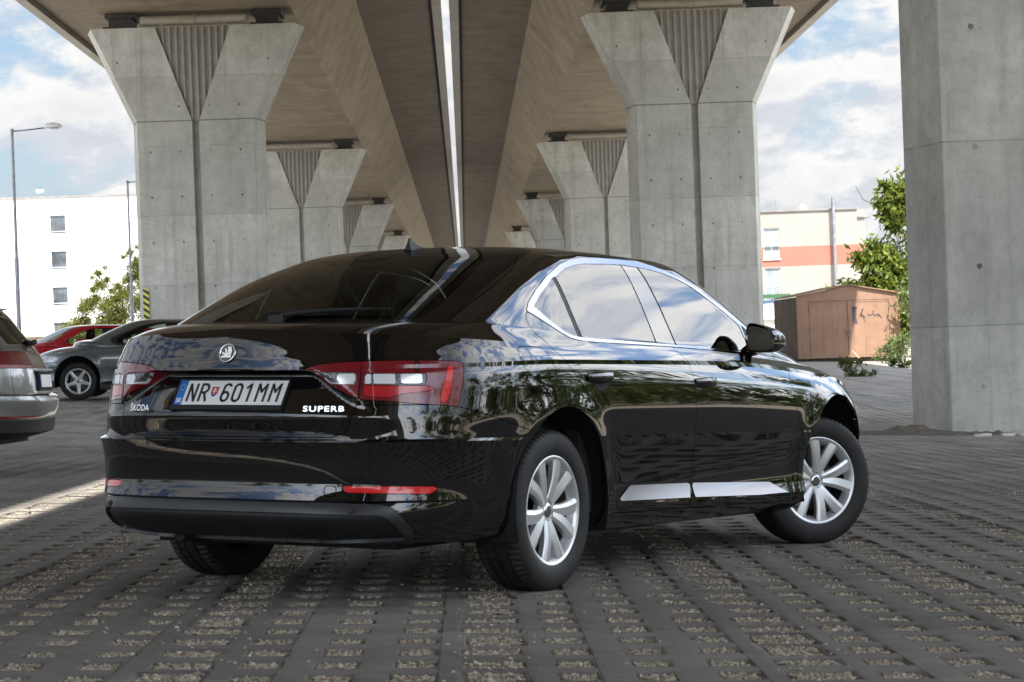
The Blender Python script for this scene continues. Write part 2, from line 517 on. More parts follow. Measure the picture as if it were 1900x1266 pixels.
def make_wheel(parent, M, style='ten', R=.334, W=.215, rim_r=.218, name='wheel'):
    """thing > wheel > tyre, rim, disc, hub cap. M: local matrix, outer face towards -y"""
    wh = mesh_obj(name, *wheel_barrel(R, W, rim_r), M_STEEL, parent, smooth=True); wh.matrix_local = M
    V, F = tyre_mesh(R, W, rim_r)
    t = mesh_obj('tyre', V, F, M_RUBBER, wh, smooth=True); t.data.set_sharp_from_angle(angle=rad(28))
    h = W/2; mb = MB()
    mb.lathe([(rim_r-.03, -h*.55), (rim_r-.016, -h*.78), (rim_r-.006, -h*.88), (rim_r+.004, -h*.92), (rim_r+.011, -h*.90), (rim_r+.013, -h*.84), (rim_r-.004, -h*.70), (rim_r-.02, -h*.4), (rim_r-.03, h*.7)], 96)
    if style == 'ten':
        for k in range(5):
            a = k*2*math.pi/5
            for s, tw in ((-1, .06), (1, .06)):
                spoke(mb, a+s*.17, s*.135, .042, rim_r-.007, .023, .032, -h*.66, -h*.84, (.35*s,), .026)
        mb.lathe([(.001, -h*.60), (.030, -h*.66), (.058, -h*.66), (.072, -h*.60), (.074, -h*.40)], 40)
    elif style == 'five':
        for k in range(5):
            spoke(mb, k*2*math.pi/5+math.pi/2*3, .0, .03, rim_r-.006, .034, .026, -h*.66, -h*.86, (0,), .03)
        mb.lathe([(.001, -h*.62), (.060, -h*.68), (.078, -h*.62), (.08, -h*.4)], 40)
    else:
        for k in range(7):
            spoke(mb, k*2*math.pi/7, .0, .03, rim_r-.006, .026, .030, -h*.62, -h*.80, (0,), .03)
        mb.lathe([(.001, -h*.62), (.060, -h*.66), (.078, -h*.60), (.08, -h*.4)], 40)
    mb.build('rim', M_ALLOY, wh, smooth=True, angle=13)
    bd = MB(); bd.lathe([(.06, h*.05), (.155, h*.02), (.157, h*.10), (.157, h*.30), (.06, h*.30)], 48)
    bd.build('brake_disc', M_STEEL, wh, smooth=True, angle=30)
    for k in range(5):
        a = k*2*math.pi/5 + (.0 if style == 'ten' else math.pi/5); bh = MB()
        bh.lathe([(.0, -h*.665-.0005), (.012, -h*.668-.0005), (.0145, -h*.672-.0012), (.016, -h*.665)], 14, 'y', (.0535*math.cos(a), 0, .0535*math.sin(a)))
        bh.build('wheel_bolt', M_PLASTIC2, wh, smooth=True, angle=40)
    cp = MB(); cp.lathe([(.0, -h*.665-.006), (.022, -h*.665-.006), (.028, -h*.665-.003), (.031, -h*.665), (.031, -h*.60)], 32)
    cp.build('centre_cap', M_CHROME_S, wh, smooth=True, angle=35)
    cb = MB(); cb.lathe([(.0, -h*.665-.0066), (.019, -h*.665-.0066), (.0195, -h*.665-.005)], 24)
    cb.build('cap_disc', M_STEEL, wh, smooth=True, angle=35)
    return wh

def wheel_barrel(R, W, rim_r):
    mb = MB(); h = W/2
    mb.lathe([(rim_r-.034, -h*.55), (rim_r-.038, 0), (rim_r-.04, h*.8), (.02, h*.82)], 64)
    return mb.V, mb.F
def superb_rows(cab=0.0):
    #      Ur     B     Uf     wr    wc    w0    w1    w2    wfc   wf    nr   nf  Ucr  Ucf   Bf
    R = [
     ([-.60,  .62,  3.30, .215, .21,  .20,  .19,  .19,  .20,  .20,  3.2, 2.8, .0, 2.80, .62], 0, 2),
     ([-.93,  .80,  3.64, .240, .235, .22,  .20,  .19,  .19,  .19,  3.2, 2.8, .0, 2.80, .80], 1, 3),
     ([-1.035,.860, 3.74, .275, .265, .25,  .225, .215, .205, .205, 3.3, 2.9, .0, 2.80, .87], 0, 3),
     ([-1.104,.890, 3.765,.345, .335, .30,  .262, .25,  .27,  .27,  3.3, 3.1, .0, 2.80, .905], 0, 4),
     ([-1.086,.900, 3.775,.402, .398, .352, .292, .28,  .32,  .32,  3.3, 3.2, .0, 2.80, .918],1, 2),
     ([-1.099,.904, 3.775,.412, .408, .362, .302, .29,  .33,  .33,  3.3, 3.2, .0, 2.80, .924],1, 4),
     ([-1.085,.907, 3.780,.474, .474, .45,  .390, .38,  .42,  .42,  3.3, 3.2, .0, 2.80, .910],0, 5),
     ([-1.103,.925, 3.780,.632, .632, .62,  .600, .58,  .52,  .52,  3.3, 3.2, .0, 2.80, .944],1, 2),
     ([-1.066,.927, 3.778,.642, .642, .63,  .612, .59,  .53,  .53,  3.25,3.2, .0, 2.80, .945],1, 2),
     ([-1.064,.930, 3.775,.660, .660, .665, .662, .63,  .56,  .56,  3.2, 3.2, .0, 2.80, .950],0, 5),
     ([-1.060,.936, 3.760,.740, .742, .75,  .750, .71,  .64,  .63,  3.1, 3.1, .0, 2.80, .953],0, 5),
     ([-1.053,.936, 3.740,.820, .825, .83,  .830, .775, .70,  .69,  3.0, 3.0, .0, 2.80, .946],0, 4),
     ([-1.048,.929, 3.710,.888, .890, .895, .888, .830, .745, .73,  2.95,2.9, .0, 2.80, .928],0, 3),
     ([-1.045,.921, 3.680,.905, .915, .928, .925, .862, .775, .755, 2.9, 2.9, .0, 2.80, .910],1, 2),
     ([-1.041,.920, 3.660,.916, .930, .947, .945, .880, .792, .765, 2.9, 2.9, .0, 2.80, .906],1, 3),
     ([-1.028,.910, 3.570,.962, .958, .962, .960, .902, .822, .805, 2.9, 2.8, .0, 2.75, .885],0, 4),
     ([-1.001,.897, 3.390,1.040,1.000,.985, .980, .925, .870, .865, 2.95,2.7, .02,2.65, .865],0, 4),
     ([-.978, .886, 3.150,1.071,1.030,1.003,.993, .945, .920, .920, 3.0, 2.7, .05,2.52, .858],1, 3),
     ([-.905, .875, 2.880,1.084,1.060,1.025,1.004,.968, .975, .980, 2.9, 2.8, .14,2.38, .855],0, 6),
     ([-.690, .858, 2.600,1.106,1.092,1.052,1.016,.998, 1.032,1.040,2.9, 2.9, .22,2.16, .850],1, 8),
     ([-.425, .806, 2.370,1.218,1.194,1.150,1.125,1.118,1.158,1.168,3.0, 2.9, .30,1.96, .800],0, 8),
     ([-.175, .750, 2.150,1.311,1.288,1.252,1.236,1.240,1.270,1.278,3.15,2.9, .42,1.75, .744],0, 8),
     ([ .050, .688, 1.960,1.378,1.360,1.343,1.340,1.340,1.358,1.362,3.2, 2.9, .54,1.58, .682],0, 5),
     ([ .170, .646, 1.850,1.409,1.397,1.389,1.389,1.388,1.398,1.400,3.2, 2.9, .62,1.50, .640],0, 4),
     ([ .270, .594, 1.750,1.429,1.422,1.420,1.420,1.415,1.422,1.424,3.1, 2.9, .68,1.45, .590],0, 4),
     ([ .360, .510, 1.640,1.444,1.441,1.441,1.441,1.435,1.439,1.442,2.8, 2.6, .78,1.38, .505],0, 5),
     ([ .550, .350, 1.440,1.458,1.457,1.458,1.458,1.454,1.456,1.458,2.4, 2.4, .90,1.28, .345],0, 5),
     ([ .750, .180, 1.270,1.466,1.466,1.466,1.466,1.465,1.466,1.466,2.2, 2.2, .93,1.20, .175],0, 4),
     ([ .900, .001, 1.120,1.469,1.469,1.469,1.469,1.469,1.469,1.469,2.0, 2.0, .95,1.08, .001],0, 1),
    ]
    for i, r in enumerate(R):
        if i < 17: r[0][2] += .05; r[0][13] += .05 if i > 2 else 0
        if i >= 18 and cab: r[0][2] += cab; r[0][13] += cab
    return R

def sstep(x, a, b):
    t = np.clip((x - a) / (b - a), 0, 1); return t*t*(3-2*t)

def superb_detail(P):
    """plate recess and lower-tailgate undercut on the rear face, arch flares"""
    u, v, w = P[..., 0], P[..., 1], P[..., 2]
    rear = u < -.60
    # depth profile of the plate recess against height
    dep = np.interp(w, [.735, .745, .885, .900, .906], [0, .004, .078, .060, 0.0])
    vm = np.interp(w, [.74, .80, .87, .905], [.60, .52, .42, .355])
    dep = dep * (1 - sstep(v, vm - .035, vm + .05))
    d2 = np.interp(w, [.639, .642, .735, .742], [0, .030, -.004, 0.0]) * (1 - sstep(v, .50, .80))
    u = u + np.where(rear, dep + d2, 0)
    # wheel-arch flare
    for (cu, cw, amp) in ((0.0, .34, .012), (2.92, .34, .018)):
        r = np.hypot(u - cu, w - cw)
        k = np.exp(-((r - .40) / .085)**2) * (w < .86)
        v = v + amp * k * (v > .6) * (u > -.7)
    # concave sweep of the rear quarter above the shoulder crease
    return np.stack([u, v, w], -1)
SIDE={}
REAR={}
SIDE['dlo']=[(-0.071,1.146),(-0.021,1.183),(0.096,1.242),(0.244,1.301),(0.432,1.358),(0.571,1.386),(0.727,1.401),(0.9,1.408),(1.106,1.41),(1.278,1.407),(1.392,1.391),(1.513,1.37),(1.634,1.34),(1.743,1.295),(1.866,1.236),(2.009,1.177),(2.099,1.13),(2.163,1.091),(2.158,1.057),(2.128,1.015),(2.059,0.988),(1.903,0.987),(1.653,0.994),(1.175,1.007),(0.739,1.016),(0.411,1.021),(0.258,1.027),(0.179,1.038),(0.113,1.06),(0.027,1.098)]
SIDE['quarter_glass']=[(-0.003,1.165),(0.104,1.221),(0.281,1.294),(0.26,1.043),(0.22,1.046),(0.156,1.065),(0.072,1.108)]
SIDE['rear_glass']=[(0.321,1.301),(0.455,1.34),(0.582,1.362),(0.69,1.371),(0.881,1.378),(1.059,1.382),(1.017,1.029),(0.768,1.032),(0.303,1.041)]
SIDE['pillar']=[(1.07,1.383),(1.219,1.376),(1.219,1.018),(1.029,1.027)]
SIDE['front_glass']=[(1.236,1.375),(1.345,1.369),(1.46,1.356),(1.577,1.333),(1.684,1.299),(1.794,1.247),(1.924,1.184),(2.043,1.122),(2.05,1.056),(2.041,1.006),(1.977,0.994),(1.647,1.003),(1.234,1.017)]
SIDE['mirror_base']=[(2.06,1.124),(2.136,1.085),(2.147,1.057),(2.118,1.014),(2.052,1.003),(2.064,1.056)]
SIDE['rear_door']=[(-0.07,1.148),(-0.102,1.117),(-0.11,1.09),(-0.111,1.059),(-0.031,1.003),(0.054,0.934),(0.141,0.858),(0.25,0.741),(0.349,0.623),(0.426,0.507),(0.472,0.438),(0.511,0.348),(0.562,0.297),(0.594,0.286),(1.273,0.273),(1.245,0.304),(1.25,0.385),(1.275,0.488),(1.26,0.602),(1.253,0.722),(1.246,0.826),(1.243,0.88),(1.228,0.927),(1.203,0.968),(1.169,1.004),(1.175,1.007),(0.739,1.016),(0.411,1.021),(0.258,1.027),(0.179,1.038),(0.113,1.06),(0.027,1.098),(-0.073,1.145)]
SIDE['front_door']=[(1.169,1.004),(1.203,0.968),(1.228,0.927),(1.243,0.88),(1.246,0.826),(1.253,0.722),(1.26,0.602),(1.275,0.488),(1.25,0.385),(1.245,0.304),(1.273,0.273),(2.414,0.248),(2.458,0.254),(2.455,0.284),(2.479,0.342),(2.482,0.57),(2.433,0.685),(2.397,0.731),(2.382,0.793),(2.359,0.839),(2.394,0.89),(2.439,0.925),(2.44,0.96),(2.059,0.988),(1.903,0.987),(1.653,0.994),(1.175,1.007)]
SIDE['trim_r']=[(0.53,0.338),(0.643,0.403),(1.239,0.388),(1.273,0.318)]
SIDE['trim_f']=[(1.263,0.387),(2.146,0.353),(2.397,0.281),(1.297,0.318)]
SIDE['flap']=[(-0.301,0.986),(-0.279,0.997),(-0.252,1.0),(-0.103,0.996),(-0.078,0.964),(-0.054,0.904),(-0.06,0.885),(-0.086,0.876),(-0.129,0.873),(-0.244,0.877),(-0.279,0.899),(-0.303,0.945)]
SIDE['bumper_seam']=[(-0.689,0.763),(-0.603,0.745),(-0.502,0.719),(-0.367,0.686),(-0.22,0.649)]
SIDE['crease_top']=[(-0.605,0.942),(-0.335,0.94),(0.178,0.941),(1.213,0.922),(2.365,0.885)]
REAR['sky_highlight']=[(1.002,1.091),(1.052,1.178),(1.101,1.259),(1.192,1.331),(1.439,1.391),(1.886,1.424),(3.989,1.431),(4.249,1.404),(4.52,1.355),(4.653,1.294),(4.658,1.191),(4.644,1.106),(4.28,0.998),(2.938,1.012),(1.968,1.02),(1.75,0.997),(1.518,1.006),(1.32,1.018),(1.171,1.043)]
REAR['lamp']=[(0.387,0.905),(0.405,0.915),(0.449,0.927),(0.536,0.935),(0.644,0.94),(0.814,0.943),(1.006,0.941),(1.05,0.936),(1.06,0.925),(1.047,0.868),(1.036,0.824),(1.021,0.763),(0.944,0.771),(0.829,0.778),(0.718,0.788),(0.631,0.793),(0.605,0.8),(0.523,0.832),(0.455,0.852),(0.376,0.893)]
REAR['lampsplit']=[(0.639,0.941),(0.615,0.791)]
REAR['unit_out']=[(0.646,0.893),(0.897,0.893),(0.881,0.847),(0.636,0.852)]
REAR['unit_in']=[(0.418,0.898),(0.613,0.898),(0.609,0.852),(0.473,0.852)]
REAR['bar']=[(0.987,0.923),(1.016,0.923),(0.995,0.86),(0.973,0.777),(0.94,0.782),(0.95,0.825),(0.967,0.868)]
REAR['fold']=[(0.846,0.941),(0.866,0.941),(0.862,0.899),(0.843,0.899)]
REAR['wedge']=[(0.637,0.846),(0.883,0.845),(0.939,0.829),(0.806,0.817),(0.74,0.802),(0.638,0.807)]
REAR['reflector']=[(0.579,0.468),(0.955,0.461),(0.968,0.457),(0.945,0.432),(0.738,0.437),(0.603,0.441),(0.59,0.451)]
REAR['tow']=[(0.507,0.467),(0.559,0.466),(0.563,0.43),(0.557,0.427),(0.521,0.427),(0.514,0.432)]
REAR['matte_top']=[(0.415,0.404),(0.562,0.402),(0.7,0.397),(0.754,0.394),(0.783,0.386),(0.804,0.375),(0.825,0.357),(0.846,0.339),(0.874,0.312),(0.886,0.298),(0.884,0.287)]
REAR['matte_in']=[(0.424,0.373),(0.727,0.367),(0.763,0.361),(0.792,0.345),(0.816,0.323),(0.831,0.3)]
REAR['glass_r']=[(0.565,1.374),(0.643,1.288),(0.666,1.22),(0.677,1.161),(0.749,1.085)]
REAR['tg_seam']=[(0.601,1.376),(0.976,1.354),(0.896,1.254),(0.831,1.165),(0.804,1.114),(0.822,1.089)]
REAR['tg_low']=[(0.68,1.019),(0.678,0.909),(0.625,0.784),(0.599,0.735),(0.581,0.694)]
REAR['tg_top']=[(0.214,1.379),(0.603,1.376)]
REAR['let_b']=[(0.392,0.772),(0.57,0.748)]
# ---------------------------------------------------------------- the black car
M_SUPERB = Matrix(SUPERB_MATRIX)
def lr(poly, lo): return poly

def emblem(parent, M):
    """winged-arrow roundel"""
    r = .039; mb = MB()
    ring = []
    prof = [(r-.0065, 0), (r-.005, -.003), (r-.0025, -.0045), (r, -.003), (r+.001, 0)]
    mb.lathe(prof, 48)
    o = mb.build('emblem_ring', M_CHROME, parent, smooth=True); o.data.transform(M)
    bk = MB(); bk.lathe([(.0, -.0012), (r-.006, -.0012)], 40); b = bk.build('emblem_disc', M_GLOSSBLACK, parent, smooth=True); b.data.transform(M)
    w = MB()
    def strip(pts, hw):
        L = []; Rr = []
        for i, (x, z) in enumerate(pts):
            a = pts[max(i-1, 0)]; c = pts[min(i+1, len(pts)-1)]; dx, dz = c[0]-a[0], c[1]-a[1]; l = math.hypot(dx, dz) or 1
            h = hw[i]; L.append((x-dz/l*h, z+dx/l*h)); Rr.append((x+dz/l*h, z-dx/l*h))
        w.prism(L + Rr[::-1], -.0038, -.001, 'y')
    base = -.020
    w.prism([(-.024, base), (.022, base), (.022, base+.0075), (-.020, base+.0075), (-.027, base+.004)], -.0038, -.001, 'y')
    for k, (x0, top, lean) in enumerate(((-.012, .004, -.012), (-.003, .019, -.010), (.007, .028, -.006))):
        strip([(x0+.006, base+.006), (x0+.003, base+.016), (x0+lean*.4, top-.008), (x0+lean, top)], [.0042, .0040, .0036, .0012])
    w.prism([(.010, base+.006), (.020, base+.006), (.022, .010), (.014, .027), (.009, .026)], -.0038, -.001, 'y')
    e = w.build('emblem_wing', M_CHROME, parent); e.data.transform(M)

def rear_frame(u, v, w, tilt=0.0, yaw=0.0):
    """local matrix for flat items on the rear face: x to the car's right, y up, z outwards (backwards)"""
    X = Vector((-math.sin(yaw), -math.cos(yaw), 0)) ; Z = Vector((-math.cos(yaw), math.sin(yaw), 0))
    Zt = Z*math.cos(tilt) + Vector((0, 0, 1))*math.sin(tilt); Y = Zt.cross(X)
    m = Matrix((X, Y, Zt)).transposed().to_4x4(); m.translation = Vector((u, -v, w)); return m

def mirror_item(fn):
    for s in (1, -1): fn(s)

def saloon_panels(cab=0.0):
    P = Panels([superb_detail(b) for b in shell(superb_rows(cab), 1)], blend=(REAR['sky_highlight'], (-.03, .84, .30), .05))
    rearq = lambda c: c[0] < .4
    sidec = lambda c: c[1] > .3
    # wheel openings
    for (cu, cw, r) in ((.015, .36, .392), (2.945, .374, .400)):
        P.assign('void', None, fn=lambda A, cu=cu, cw=cw, r=r: r - np.hypot(A[:, 0]-cu, A[:, 2]-cw), cond=lambda c: c[1] > .45 and c[2] < .9)
        P.assign('void', [(cu-r+.015, -.1), (cu+r-.015, -.1), (cu+r-.003, cw-.06), (cu+r, cw+.01), (cu-r, cw+.01), (cu-r+.003, cw-.06)], cond=lambda c: c[1] > .45 and c[2] < .9)
    nv = lambda c: c[1] > .45
    S, Rr = {k: [(a + cab*min(1, max(0, (a-.1)/1.2)), b) for a, b in v] for k, v in SIDE.items()}, REAR
    P.assign('front_door', S['front_door'], cond=nv, frm={'body'})
    P.assign('rear_door', S['rear_door'], cond=nv, frm={'body'})
    P.assign('trim_front', S['trim_f'], cond=nv, frm={'front_door'})
    P.assign('trim_rear', S['trim_r'], cond=nv, frm={'rear_door'})
    P.assign('chrome', S['dlo'], cond=nv, frm={'body', 'front_door', 'rear_door'})
    for k in ('quarter_glass', 'rear_glass', 'pillar', 'front_glass', 'mirror_base'):
        P.assign(k, S[k], cond=nv, frm={'chrome'})
    # dark gap between the glasses inside the chrome ring
    inner = [S['quarter_glass'][0], S['quarter_glass'][1], S['quarter_glass'][2]] + S['rear_glass'][:6] + [S['pillar'][1]] + S['front_glass'][:9] + S['mirror_base'][2:4] + S['front_glass'][10:] + [S['rear_glass'][8], S['quarter_glass'][4], S['quarter_glass'][5], S['quarter_glass'][6]]
    P.assign('seal', inner, cond=nv, frm={'chrome'})
    P.assign('fuel_flap', S['flap'], cond=nv, frm={'body'})
    # rear
    P.assign('lamp', Rr['lamp'], 'qw', cond=rearq, frm={'body'})
    sp = Rr['lampsplit']
    P.assign('unit', Rr['unit_out'], 'qw', cond=rearq, frm={'lamp'})
    P.assign('unit_in', Rr['unit_in'], 'qw', cond=rearq, frm={'lamp'})
    for (a, b) in ((.645, .669), (.678, .764), (.786, .872)):
        for q0 in (a, (a+b)/2, b): P.split(lambda X, Y, q0=q0: X-q0, {'unit'})
        P.assign('led', [(a, .8535), (b, .8535), (b, .8915), (a, .8915)], 'qw', cond=rearq, frm={'unit'})
    P.assign('led', [(.530, .858), (.606, .858), (.606, .892), (.530, .892)], 'qw', cond=rearq, frm={'unit_in'})
    P.assign('led', [(.415, .90), (.475, .852), (.60, .852), (.60, .858), (.478, .858), (.43, .90)], 'qw', cond=rearq, frm={'unit_in'})
    P.assign('wedge', Rr['wedge'], 'qw', cond=rearq, frm={'lamp'})
    P.assign('bar', Rr['bar'], 'qw', cond=rearq, frm={'lamp', 'wedge'})
    for q0 in (.846, .8545, .863): P.split(lambda X, Y, q0=q0: X-q0, {'lamp', 'unit'})
    P.assign('fold', Rr['fold'], 'qw', cond=rearq, frm={'lamp', 'unit'})
    P.split(lambda X, Y: (X-sp[1][0])-(sp[0][0]-sp[1][0])/(sp[0][1]-sp[1][1])*(Y-sp[1][1]), {'lamp', 'wedge', 'unit', 'unit_in'})
    P.assign('lamp_gap', [(sp[0][0]-.004, sp[0][1]+.05), (sp[0][0]+.004, sp[0][1]+.05), (sp[1][0]+.004, sp[1][1]-.03), (sp[1][0]-.004, sp[1][1]-.03)], 'qw', cond=rearq, frm={'lamp', 'wedge', 'unit', 'unit_in'})
    # tailgate: from the roof edge down to the bumper
    tg = [(-.1, .648), (.50, .648), (.56, .668), (.590, .72), (.605, .775), (.640, .80), (.640, .94), (.678, .945), (.690, 1.00), (.712, 1.050), (.80, 1.078), (.845, 1.098), (.86, 1.14), (.90, 1.20), (.94, 1.27), (.965, 1.338), (.93, 1.392), (.60, 1.404), (-.1, 1.412)]
    P.assign('tailgate', tg, 'qw', cond=lambda c: c[0] < .55, frm={'body'})
    gl = [(-.1, 1.109), (.60, 1.105), (.70, 1.112), (.735, 1.16), (.745, 1.24), (.735, 1.32), (.70, 1.380), (.45, 1.388), (-.1, 1.392)]
    P.assign('rear_window', gl, 'qw', cond=lambda c: c[0] < .55, frm={'tailgate'})
    # bumper
    bs = S['bumper_seam']
    P.assign('bumper', [(-1.5, -.1), (-.25, -.1), (-.25, .30), bs[4], bs[3], bs[2], bs[1], bs[0], (-.74, .772), (-1.5, .775)], 'uw', cond=lambda c: c[0] < -.05, frm={'body'})
    mt = [(-.1, .405)] + Rr['matte_top'] + [(.86, .20), (-.1, .20)]
    P.assign('diffuser', mt, 'qw', cond=lambda c: c[0] < -.5, frm={'bumper', 'body'})
    mi = [(-.1, .362), (.30, .362)] + [(a, b-.012) for a, b in Rr['matte_in']] + [(.84, .255), (.40, .235), (-.1, .235)]
    P.assign('diffuser_panel', mi, 'qw', cond=lambda c: c[0] < -.5, frm={'diffuser'})
    P.assign('reflector', Rr['reflector'], 'qw', cond=rearq, frm={'bumper'})
    P.assign('tow_cover', Rr['tow'], 'qw', cond=lambda c: c[0] < -.5, frm={'bumper'})
    # front
    P.assign('windscreen', [(-.1, 1.045), (.50, 1.045), (.70, 1.06), (.70, 1.12), (.64, 1.20), (.58, 1.28), (.52, 1.355), (.45, 1.40), (-.1, 1.412)], 'vw', cond=lambda c: c[0] > 1.5, frm={'body'})
    P.assign('bonnet', [(3.60, -.1), (3.58, .35), (3.48, .58), (3.25, .70), (2.9, .765), (2.55, .79), (2.42, .77), (2.52, .60), (2.62, .30), (2.64, -.1)], 'uv', cond=lambda c: c[2] > .74, frm={'body'})
    P.assign('front_bumper', [(3.05, -.1), (5, -.1), (5, .66), (3.45, .60), (3.26, .55), (3.26, .30)], 'uw', cond=lambda c: c[0] > 2.9, frm={'body'})
    P.assign('headlight', [(3.28, .66), (3.50, .635), (3.80, .64), (3.80, .735), (3.55, .755), (3.30, .75)], 'uw', cond=lambda c: c[1] > .30 and c[0] > 2.9, frm={'body', 'front_bumper'})
    return P

def make_saloon(P, M, label, M_BLACK, M_CHROME, steer, style, main=True, glass=None, M_LENS=M_LENS, ride=.3275):
    root = empty('parked_car', M=M)
    tag(root, label, 'car')
    G_R, G_S, G_W = glass or (M_GLASS_R, M_GLASS_S, M_GLASS_W)
    # recessed diffuser panel
    P.build('body', 'body', 'both', M_BLACK, root)
    P.build('bonnet', 'bonnet', 'both', M_BLACK, root)
    P.build('front_bumper', 'front_bumper', 'both', M_BLACK, root)
    P.build('windscreen', 'windscreen', 'both', G_W, root, gap=.0005, flange=.004)
    bump = P.build('rear_bumper', 'bumper', 'both', M_BLACK, root)
    P.build('diffuser', 'diffuser', 'both', M_PLASTIC2, bump, gap=.0008, push=.003)
    P.build('diffuser_panel', 'diffuser_panel', 'both', M_PLASTIC, bump, gap=.0, push=-.012, flange=0)
    tail = P.build('tailgate', 'tailgate', 'both', M_BLACK, root)
    P.build('rear_window', 'rear_window', 'both', G_R, tail, gap=.0008, flange=.004)
    for s in ('R', 'L'):
        P.build('headlight', 'headlight', s, M_CLEARL, root)
        lampo = P.build('tail_light', ['lamp'], s, M_LENS, root, gap=.0012)
        P.build_islands('reversing_light', 'led', s, M_LED, lampo, gap=.0003, flange=.004, push=-.001)
        P.build_islands('lamp_reflector', ['unit', 'unit_in'], s, M_SMOKE, lampo, gap=.0003, flange=.004, push=-.004)
        P.build('brake_light', 'bar', s, M_LENS_B, lampo, gap=.0004, flange=.003)
        P.build('indicator_fold', 'fold', s, M_LENS_D, lampo, gap=.0004, flange=.003)
        P.build_islands('lower_lens', 'wedge', s, M_LENS_M, lampo, gap=.0004, flange=.003)
        P.build_islands('lamp_joint', 'lamp_gap', s, M_DARK, lampo, gap=0, flange=.01, push=-.003)
        P.build('reflector', 'reflector', s, M_LENS_B, bump, gap=.0012)
        if s == 'R':
            P.build('towing_eye_cover', 'tow_cover', s, M_BLACK, bump)
            P.build('fuel_flap', 'fuel_flap', s, M_BLACK, root)
        else:
            P.build('bumper_skin', 'tow_cover', s, M_BLACK, bump, gap=0, flange=0)
            P.build('quarter_skin', 'fuel_flap', s, M_BLACK, root, gap=0, flange=0)
        fd = P.build('front_door', 'front_door', s, M_BLACK, root)
        rd = P.build('rear_door', 'rear_door', s, M_BLACK, root)
        P.build('sill_trim', 'trim_front', s, M_TRIM, fd, gap=.001, flange=.006, push=.004, tiltw=.30)
        P.build('sill_trim', 'trim_rear', s, M_TRIM, rd, gap=.001, flange=.006, push=.004, tiltw=.30)
        P.build('window_trim', 'chrome', s, M_WTRIM if main else M_CHROME, root, gap=.0008, flange=.006, push=.0025, flat=.50)
        P.build_islands('window_seal', 'seal', s, M_PLASTIC, root, gap=0, flange=.01, push=-.002)
        P.build('door_pillar', 'pillar', s, M_GLOSSBLACK, root, gap=.0004, flange=.006)
        P.build('side_window', 'front_glass', s, G_S, fd, gap=.0003, flange=.003)
        P.build('side_window', 'rear_glass', s, G_S, rd, gap=.0003, flange=.003)
        P.build('quarter_window', 'quarter_glass', s, G_S, rd, gap=.0003, flange=.003)
        P.build('mirror_base', 'mirror_base', s, M_PLASTIC, fd, gap=.0004, flange=.006)
        sg = 1 if s == 'R' else -1
        for d, (u0, u1, w) in ((rd, (.205, .452, .862)), (fd, (1.255, 1.497, .836))):
            handle(d, u0, u1, w, sg, M_BLACK)
        mirror(fd, sg, M_BLACK)
    # arch liners and underbody
    for cu, cw, r in ((.015, .36, .400), (2.945, .374, .408)):
        for sg in (1, -1):
            mb = MB(); V = []; F = []; n = 26
            for i in range(n+1):
                a = -.35 + (math.pi+.7)*i/n
                for vv in (.925, .885, .56):
                    rr = r + (-.004 if vv > .92 else (.004 if vv > .6 else .03)); V.append((cu+rr*math.cos(a), -sg*vv, cw+rr*math.sin(a)))
            for i in range(n):
                for k in range(2): F.append((i*3+k, i*3+k+1, i*3+k+4, i*3+k+3))
            c = len(V); V += [(cu+r*1.1*math.cos(-.35+(math.pi+.7)*i/n), -sg*.56, cw+r*1.1*math.sin(-.35+(math.pi+.7)*i/n)) for i in range(n+1)]
            F.append(tuple(range(c, c+n+1)))
            mb.add(V, F); mb.build('wheel_arch_liner', M_DARK, root, smooth=False)
    ub = MB(); ub.box(-.72, -.58, .205, 3.4, .58, .235); ub.box(.45, -.80, .20, 2.42, .80, .24)
    ub.tube([(-.55, .30, .24), (-.80, .32, .235), (-.92, .32, .25)], .028, 10); ub.box(-.78, -.10, .215, -.50, .45, .30)
    ub.build('underbody', M_DARK, root)
    # wheels
    for u, v, st in ((0, .786, 0), (2.935, .79, steer)):
        for sg in (1, -1):
            a = (0 if sg > 0 else math.pi) + (st if sg > 0 else st)
            M = Matrix.Translation((u, -sg*v, ride)) @ Matrix.Rotation(a, 4, 'Z') @ Matrix.Rotation(rad(14 if u == 0 else -6), 4, 'Y')
            make_wheel(root, M, style)
    interior(root, M_SEAT)
    if main: superb_extras(root, tail)
    return root

